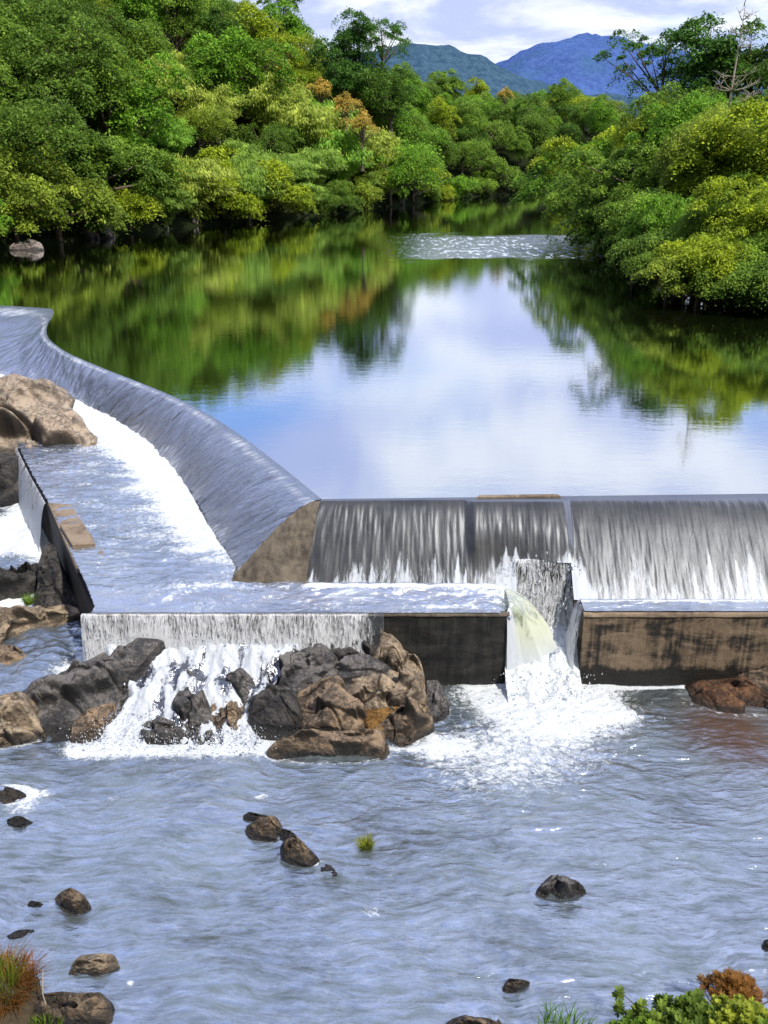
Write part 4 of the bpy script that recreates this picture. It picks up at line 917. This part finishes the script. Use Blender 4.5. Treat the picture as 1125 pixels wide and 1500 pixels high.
# --- hillside forest, left and far
spots = []; SG = {}
cand = []
for _ in range(30000):
    y = rt.uniform(84, 330); a = rt.uniform(-.62, .34); x = a*y*1.02
    cand.append((x, y))
cx_ = np.array([c[0] for c in cand]); cy_ = np.array([c[1] for c in cand]); cs = sdf(cx_, cy_); cz = ground(cx_, cy_)
order = np.argsort(cs)
for i in order:
    x, y, s, z = cx_[i], cy_[i], cs[i], cz[i]
    if s < .3: continue
    aa = x/y
    if aa > .27 and y < 190: continue          # right bank handled below
    if s > 80: continue
    px, py = proj(x, y, z+10)
    if px < -70 or px > 1000 or py < -50 or s > 66: continue
    rmin = (4.0 if s < 6 else 5.9 if s < 30 else 7.2) if y < 190 else 7.2
    ci_, cj_ = int(x//8), int(y//8)
    if any((x-q[0])**2+(y-q[1])**2 < rmin**2 for a_ in (-1, 0, 1) for b_ in (-1, 0, 1) for q in SG.get((ci_+a_, cj_+b_), ())): continue
    spots.append((x, y, s, z, px)); SG.setdefault((ci_, cj_), []).append((x, y))
bank = sorted([q for q in spots if q[2] < 5.5], key=lambda q: q[4]); hill = [q for q in spots if q[2] >= 5.5]
bank_n = 0
ORD = ['first', 'second', 'third', 'fourth', 'fifth', 'sixth', 'seventh', 'eighth', 'ninth', 'tenth', 'eleventh', 'twelfth', 'thirteenth', 'fourteenth', 'fifteenth', 'sixteenth', 'seventeenth', 'eighteenth', 'nineteenth', 'twentieth']
def ordw(i):
    if i < 20: return ORD[i]
    tens = {2: 'twenty', 3: 'thirty', 4: 'forty', 5: 'fifty', 6: 'sixty'}[(i+1)//10]; u = (i+1) % 10
    return tens+('-'+ORD[u-1] if u else 'th').replace('twentyth', 'twentieth')
for i, (x, y, s, z, px) in enumerate(bank):
    if 180 < px < 600 and rt.random() < .72: key = rt.choice(['bamboo1', 'bamboo2']); nm = 'bamboo_clump'; colk = rt.choice(['mid', 'olive', 'mid', 'fresh']); cat = 'bamboo'; kind = 'bamboo on the far waterline'
    else: key = rt.choice(['bush1', 'bush2', 'round2', 'bush1']); nm = 'bank_tree'; colk = rt.choice(['mid', 'yellow', 'olive', 'fresh', 'mid', 'dark']); cat = 'tree'; kind = 'bushy tree on the far waterline'
    sc_ = rt.choice([.8, 1.0, 1.2, 1.45])*rt.uniform(.9, 1.1)*(1.0 if y < 180 else .85)
    plant_tree(nm, key, x, y, (max(z-.9, -.3) if not (px < 190 and s < 4) else z+.35), sc_, rt.uniform(0, 6.28), PAL[colk], '%s %s, %s tree from the left' % (WORD[colk], kind, ordw(i)), 'trees along the far waterline', cat)
for i, (x, y, s, z, px) in enumerate(hill):
    u = rt.random()
    if 180 < px < 600 and s < 26 and u < .6: key = rt.choice(['bamboo1', 'bamboo2']); nm = 'bamboo_clump'; colk = rt.choice(['mid', 'olive', 'fresh']); kind = 'bamboo clump'
    else:
        key = rt.choice(['round1', 'round2', 'round3', 'tall1', 'round1']); nm = 'broadleaf_tree'; kind = 'broadleaf tree'
        colk = rt.choices(['deep', 'dark', 'mid', 'fresh', 'yellow', 'olive'], [3, 4, 5, 4, 2, 2])[0]
    where = 'on the left hillside' if px < 420 else 'on the middle slope' if px < 650 else 'on the slope under the mountain'
    tier = 'low down' if s < 16 else 'halfway up' if s < 38 else 'high'
    e = plant_tree(nm, key, x, y, z-.8, rt.choice([.9, 1.1, 1.35, 1.5])*rt.uniform(.9, 1.08)*(.8 if y > 200 else 1), rt.uniform(0, 6.28), PAL[colk], '%s %s in the forest, %s %s' % (WORD[colk], kind, tier, where), 'forest trees '+where, 'bamboo' if 'bamboo' in nm else 'tree')
print('bank', len(bank), 'hill', len(hill))
def at_px(px, py, D):
    """ground position at distance D under image column px"""
    z = 0; x = (px-562.5)/F*(D*CP+(H-z)*SP); return x, D
def special(nm, key, px, ytop, D, hgt_, colk, label, s=None, cat='tree', sz=None, group=None):
    dep = PITCH+math.atan((ytop-750)/F); zt = H-D*math.tan(dep)
    x = (px-562.5)/F*(D*CP+(H-zt)*SP); s = s or 1.0
    return plant_tree(nm, key, x, D, zt-hgt_*s*(sz or 1), s, rt.uniform(0, 6.28), PAL[colk], label, group, cat, sz)
special('emergent_tree', 'open1', 412, -8, 225, 13, 'deep', 'thin open-crowned dark tree poking above the skyline at top centre left', 1.15)
special('emergent_tree', 'tall1', 522, 20, 178, 12.4, 'blue', 'tall very dark tree standing against the sky, right of the open-crowned one', 1.2)
special('emergent_tree', 'open1', 556, 34, 182, 13, 'blue', 'dark open tree close on the right of the tall skyline tree', 1.0)
special('emergent_tree', 'round3', 500, 60, 176, 10, 'blue', 'dark round tree below the tall skyline tree', 1.3)
special('emergent_tree', 'round1', 575, 95, 180, 9, 'deep', 'very dark round tree under the skyline, right of centre', 1.3)
for k, (px, py, D, lab) in enumerate([(470, 118, 156, 'orange blossoms on a crown under the skyline at top centre'), (505, 140, 150, 'orange blossoms right of the first blossom crown'), (395, 80, 160, 'small orange blossoms near the top of the left slope'),
                                      (740, 130, 240, 'orange blossoms on the far slope below the mountain'), (530, 165, 146, 'orange blossoms lowest on the central slope'), (12, 60, 122, 'pale orange blossoms at the top left edge'), (415, 65, 168, 'orange blossoms just below the skyline trees')]):
    special('blossoming_tree', 'blossom', px, py, D+13, 7.7, 'olive', lab+', crown of a flowering tree', rt.uniform(.75, 1.0))
# --- right bank
RB = [  # px, top, D, key, height, scale, colour, words
 (1050, 30, 116, 'tall1', 12.4, 1.45, 'blue', 'tall dark tree behind the right bank, tallest there'),
 (985, 46, 118, 'open1', 13.2, 1.1, 'blue', 'tall open dark tree left of the tallest right bank tree'),
 (1108, 44, 114, 'tall1', 12.4, 1.4, 'deep', 'tall dark tree at the top right edge'),
 (1010, 130, 108, 'round1', 8.7, 1.15, 'dark', 'dark round tree under the tall right bank trees'),
 (1080, 140, 104, 'round3', 10, 1.1, 'dark', 'dark tree behind the bare trunk at right'),
 (900, 196, 112, 'near1', 6.8, 1.1, 'yellow', 'yellow-topped tree at the left end of the right bank'),
 (860, 232, 116, 'near2', 8.2, .85, 'olive', 'olive tree leaning over the water at the tip of the right bank'),
 (965, 158, 104, 'near2', 8.2, 1.05, 'yellow', 'yellow-green tree in front of the tall dark right trees'),
 (950, 215, 92, 'near1', 6.8, 1.05, 'mid', 'mid green tree halfway down the right bank'),
 (885, 262, 104, 'near1', 6.8, .8, 'mid', 'mid green tree low at the tip of the right bank'),
 (1050, 150, 95, 'near1', 6.8, 1.1, 'fresh', 'fresh green tree in the middle of the right bank'),
 (1050, 168, 84, 'near2', 8.2, 1.2, 'olive', 'olive tree near the right edge behind the front bushes'),
 (1120, 172, 82, 'near1', 6.8, 1.3, 'yellow', 'yellow-green leafy tree cut by the right edge'),
 (960, 290, 80, 'nearbush', 3.6, 1.0, 'mid', 'green bush drooping onto the water at the right bank front'),
 (1010, 300, 72, 'near1', 6.8, .8, 'fresh', 'bushy tree overhanging the lake at right'),
 (1065, 290, 68, 'near2', 8.2, .75, 'mid', 'mid green bushy tree overhanging the lake near the right edge'),
 (1120, 280, 66, 'near1', 6.8, .85, 'yellow', 'yellow-green overhanging bush at the right edge'),
 (1000, 345, 68, 'nearbush', 3.6, .95, 'dark', 'dark low bush at the right waterline'),
 (1060, 350, 63, 'nearbush', 3.6, .9, 'yellow', 'low bush with yellow branches over the right waterline'),
 (1120, 355, 62, 'nearbush', 3.6, .9, 'mid', 'low green bush at the waterline by the right edge'),
 (935, 330, 80, 'nearbush', 3.6, .7, 'dark', 'dark low bush at the left end of the front right bushes'),
 (985, 372, 65, 'nearbush', 3.6, .6, 'dark', 'small dark bush touching the water, front left of the right bushes'),
 (1030, 380, 61.5, 'nearbush', 3.6, .75, 'olive', 'olive bush hanging lowest over the lake at right'),
 (1090, 385, 60.5, 'nearbush', 3.6, .8, 'mid', 'green bush hanging into the water near the right edge'),
 (1150, 380, 60, 'nearbush', 3.6, .9, 'dark', 'dark bush at the waterline cut by the right edge'),
 (1185, 250, 72, 'near1', 6.8, 1.1, 'mid', 'leafy tree just outside the right edge'),
 (1190, 330, 64, 'nearbush', 3.6, 1.1, 'mid', 'low bush just outside the right edge'),
]
for (px, yt, D, key, hg, s_, ck, lab) in RB:
    special('right_bank_tree' if 'bush' not in key else 'bank_bush', key, px, yt, D, hg, ck, lab, s_, 'bush' if 'bush' in key else 'tree', group='trees and bushes on the right bank')
# twiggy brown bush
mk = broad_crown(131, 3.0, 2.0, 0, 50, 120, clr=.8, leaf=.2, lobes=5)
proto('dry', crown_mesh('crown', mk[0], M['brown']), trunk_mesh('trunk', mk[1], 0, 2.0, .06, 5, M['bark'], 20))
special('dry_bush', 'dry', 1010, 385, 63, 2.2, 'mid', 'dry brown twiggy bush at the right waterline', .85, 'bush')
# --- bare tree
def bare_tree():
    D = 96; dep = PITCH+math.atan((8-750)/F); zt = H-D*math.tan(dep); x = (1090-562.5)/F*(D*CP+(H-zt)*SP)
    zb = 3.0; hh = zt-zb; e = empty('bare_tree', (x, D, zb)); tag(e, 'bare pale trunk with whorled leafless branches at the top right', 'tree')
    r = random.Random(4); m = MB(); pts = [(math.sin(i*.8)*.12, 0, hh*i/10) for i in range(11)]
    m.tube(pts, [.26-.023*i for i in range(11)], 8); o = link('trunk', m.mesh('trunk', M['bark_pale'], True), e)
    for k in range(30):
        m = MB()
        f = r.uniform(.42, .99); lv_ = round(f*16)/16; a = r.uniform(0, 6.28); L_ = (3.6*(1.12-lv_)+.7)*r.uniform(.7, 1.2); z0 = hh*lv_
        d = Vector((math.cos(a), math.sin(a), r.uniform(.05, .35))); p = Vector((0, 0, z0)); p2 = p+d*L_*.5; p3 = p+d*L_+Vector((0, 0, L_*.12))
        m.tube([p, p2, p3], [.06, .04, .015], 5)
        for q in range(4):
            s0 = p+(p3-p)*r.uniform(.4, .95); m.tube([s0, s0+Vector((r.uniform(-1, 1), r.uniform(-1, 1), r.uniform(.1, .9)))*.7], [.03, .01], 4)
        link('branch', m.mesh('branch', M['bark_pale'], True), e)
bare_tree()
# --- near plants: grass tufts, leafy shrubs
def blades(name, x, y, z, n, rad, h, col, label, mat='lime', seed=1, wd=.012, parent=None, cat='grass', lean=.5):
    r = np.random.default_rng(seed); V = []; Fc = []; vv = []
    for k in range(n):
        a = r.uniform(0, 6.28); q = rad*math.sqrt(r.uniform()); b = np.array((math.cos(a)*q, math.sin(a)*q, 0)); a2 = a+r.normal(0, .8); L_ = h*r.uniform(.5, 1.15); ln = lean*r.uniform(.2, 1.4)
        side = np.array((-math.sin(a2), math.cos(a2), 0))*wd; d = np.array((math.cos(a2), math.sin(a2), 0)); v = r.uniform(.1, 1)
        i0 = len(V)
        for j, tt in enumerate((0, .35, .7, 1)):
            p = b+d*ln*L_*tt**1.8+np.array((0, 0, L_*(tt-.35*ln*tt*tt))); w_ = side*(1-tt)**.6
            V += [p-w_, p+w_]
        for j in range(3): Fc.append([i0+2*j, i0+2*j+1, i0+2*j+3, i0+2*j+2]); vv.append(v)
    o = link(name, npmesh(name, np.array(V), np.array(Fc), M[mat], False, {'v': ('FACE', np.array(vv))}), parent, (x, y, z)); o.color = (*col, 1)
    if parent is None: tag(o, label, cat)
    return o
q = P(536, 1244, ZR); blades('grass_tuft', q.x, q.y+.05, ZR-.03, 220, .12, .30, (.75, .68, .5), 'small green grass tuft growing out of the river right of the stones', seed=3, lean=.7)
q = P(42, 893, -4.0); blades('grass_tuft', q.x, q.y+.1, q.z+.15, 120, .14, .4, (.7, .9, .5), 'green grass tuft on the tan slab in the left rapids', seed=4, lean=.7)
q = P(2, 700, -3.0); blades('leafy_weed', q.x, q.y, q.z, 200, .4, .8, (.5, .9, .4), 'bright weed in the shade below the large tan boulder', seed=5, wd=.03, cat='plant')
# bottom-left earth mound with grasses
q = P(10, 1490, -4.7)
V, Fc = ICO[5]; Q = V*np.array((.85, .8, .62)); Q = Q*(1+.22*fbm(V[:, 0]*2, V[:, 1]*2, V[:, 2]*2, 4))[:, None]
o = link('earth_mound', npmesh('earth_mound', Q, Fc, M['bank']), None, (q.x-.25, q.y+.1, -4.75)); tag(o, 'brown earth mound under the grass at the bottom left corner', 'mound')
blades('dry_grass_clump', q.x-.1, q.y+.25, -4.3, 900, .55, .42, (.9, .7, .45), 'brown and yellow grass clump on the bottom left mound', 'brown', 8, .01, lean=1.1)
blades('tall_grass_clump', q.x-.25, q.y+.15, -4.25, 420, .45, .62, (.75, .72, .42), 'tall feathery green grass at the bottom left corner', seed=9, wd=.008, lean=.6)
q2 = P(60, 1500, -4.6); blades('grass_tuft', q2.x+.1, q2.y-.15, -4.6, 150, .30, .22, (.6, .75, .4), 'low green grass in front of the flat topped brown boulder', seed=10, wd=.012)
m = MB(); p0 = P(70, 1480, -4.5); m.tube([p0, p0+Vector((-.06, .05, .35)), p0+Vector((-.05, .2, .75))], [.018, .014, .008], 6)
o = link('dry_stalk', m.mesh('dry_stalk', M['bark_pale'], True)); tag(o, 'pale bent dry stalk standing by the bottom left grass', 'stalk')
# leafy shrubs bottom right
def shrub(name, px, py, z, n, spreadx, spready, hgt_, leaf, col, label, seed, mat='lime', wk=.42, whorl=7, cat='shrub'):
    p = P(px, py, z); r = np.random.default_rng(seed); e = empty(name, (p.x, p.y, z-hgt_)); tag(e, label, cat)
    m = MB(); C_ = []; T_ = []; N_ = []; v = []
    for k in range(n):
        bx, by = r.normal(0, .5)*spreadx, r.normal(0, .5)*spready; top = hgt_*(1-.35*(abs(bx/spreadx)+abs(by/spready)))*r.uniform(.75, 1.1)
        tip = np.array((bx, by, top)); m.tube([(bx*.3, by*.3, -.3), (bx*.8, by*.8, top*.5), tuple(tip)], [.014, .010, .005], 5)
        a0 = r.uniform(0, 6.28); br = r.uniform(0, .6)
        for lvl in range(4):
            for j in range(whorl):
                a = a0+j*2.4+lvl; up = .9-.25*lvl+r.normal(0, .12); d = np.array((math.cos(a), math.sin(a), up)); d /= np.linalg.norm(d)
                C_.append(tip-np.array((0, 0, lvl*leaf*.38))+d*leaf*.5); T_.append(d); N_.append(np.array((-d[0]*d[2], -d[1]*d[2], 1.0))+r.normal(0, .25, 3)); v.append(min(1, br+.4*r.uniform()+.1*(3-lvl)*.5))
    C_, T_, N_, v = map(np.array, (C_, T_, N_, v)); ln = leaf*r.uniform(.7, 1.2, len(C_))
    # 6-vertex leaves
    tng = T_/np.linalg.norm(T_, axis=1)[:, None]; b = unit(np.cross(N_, tng)); nn_ = np.cross(tng, b); l_ = ln[:, None]; w_ = l_*wk*.5
    V = np.stack([C_-tng*l_*.5, C_-tng*l_*.15+b*w_*.8+nn_*l_*.05, C_+tng*l_*.2+b*w_+nn_*l_*.06, C_+tng*l_*.5-nn_*l_*.06, C_+tng*l_*.2-b*w_+nn_*l_*.06, C_-tng*l_*.15-b*w_*.8+nn_*l_*.05], 1).reshape(-1, 3)
    i0 = np.arange(len(C_))[:, None]*6; Fc = np.concatenate([i0+np.array([[0, 1, 2, 3]]), i0+np.array([[0, 3, 4, 5]])]); 
    o = link('foliage', npmesh('foliage', V, Fc, M[mat], True, {'v': ('FACE', np.concatenate([v, v]))}), e); o.color = (*col, 1)
    link('stems', m.mesh('stems', M['bark'], True), e)
    return e
shrub('leafy_shrub', 1010, 1478, -3.4, 95, .95, .55, .75, .13, (.46, .56, .45), 'dark glossy broad-leaved shrub at the bottom right corner', 21)
shrub('leafy_shrub', 1095, 1480, -3.2, 150, .6, .5, .8, .085, (1.25, 1.15, .7), 'pale yellow-green shrub with small leaves at the bottom right corner', 22, whorl=9)
shrub('leafy_shrub', 1120, 1510, -3.2, 80, .5, .4, .8, .14, (.7, .85, .5), 'bright green shrub at the very bottom right corner', 23)
shrub('leafy_shrub', 940, 1500, -3.6, 40, .6, .3, .6, .12, (.5, .68, .4), 'small sprigs of green leaves left of the broad-leaved shrub', 24)
shrub('dry_fern', 1075, 1432, -3.6, 120, .55, .35, .6, .09, (1.5, 1.25, .8), 'reddish brown dry shrub behind the bottom right leaves', 25, 'brown', .18, 9)
q = P(830, 1500, -4.2); blades('fern_sprig', q.x, q.y-.05, q.z-.35, 160, .5, .42, (.5, .85, .35), 'feathery green sprigs at the bottom edge right of centre', seed=14, wd=.012, cat='plant', lean=.8)
# ------------------------------------------------------------------ render settings
sc.view_settings.view_transform = 'Standard'; sc.view_settings.look = 'None'; sc.view_settings.exposure = 0; sc.view_settings.gamma = 1
sc.render.engine = 'CYCLES'
sc.cycles.max_bounces = 6; sc.cycles.diffuse_bounces = 2; sc.cycles.glossy_bounces = 3; sc.cycles.transmission_bounces = 4; sc.cycles.transparent_max_bounces = 8
sc.cycles.use_denoising = True; sc.cycles.caustics_reflective = False; sc.cycles.caustics_refractive = False
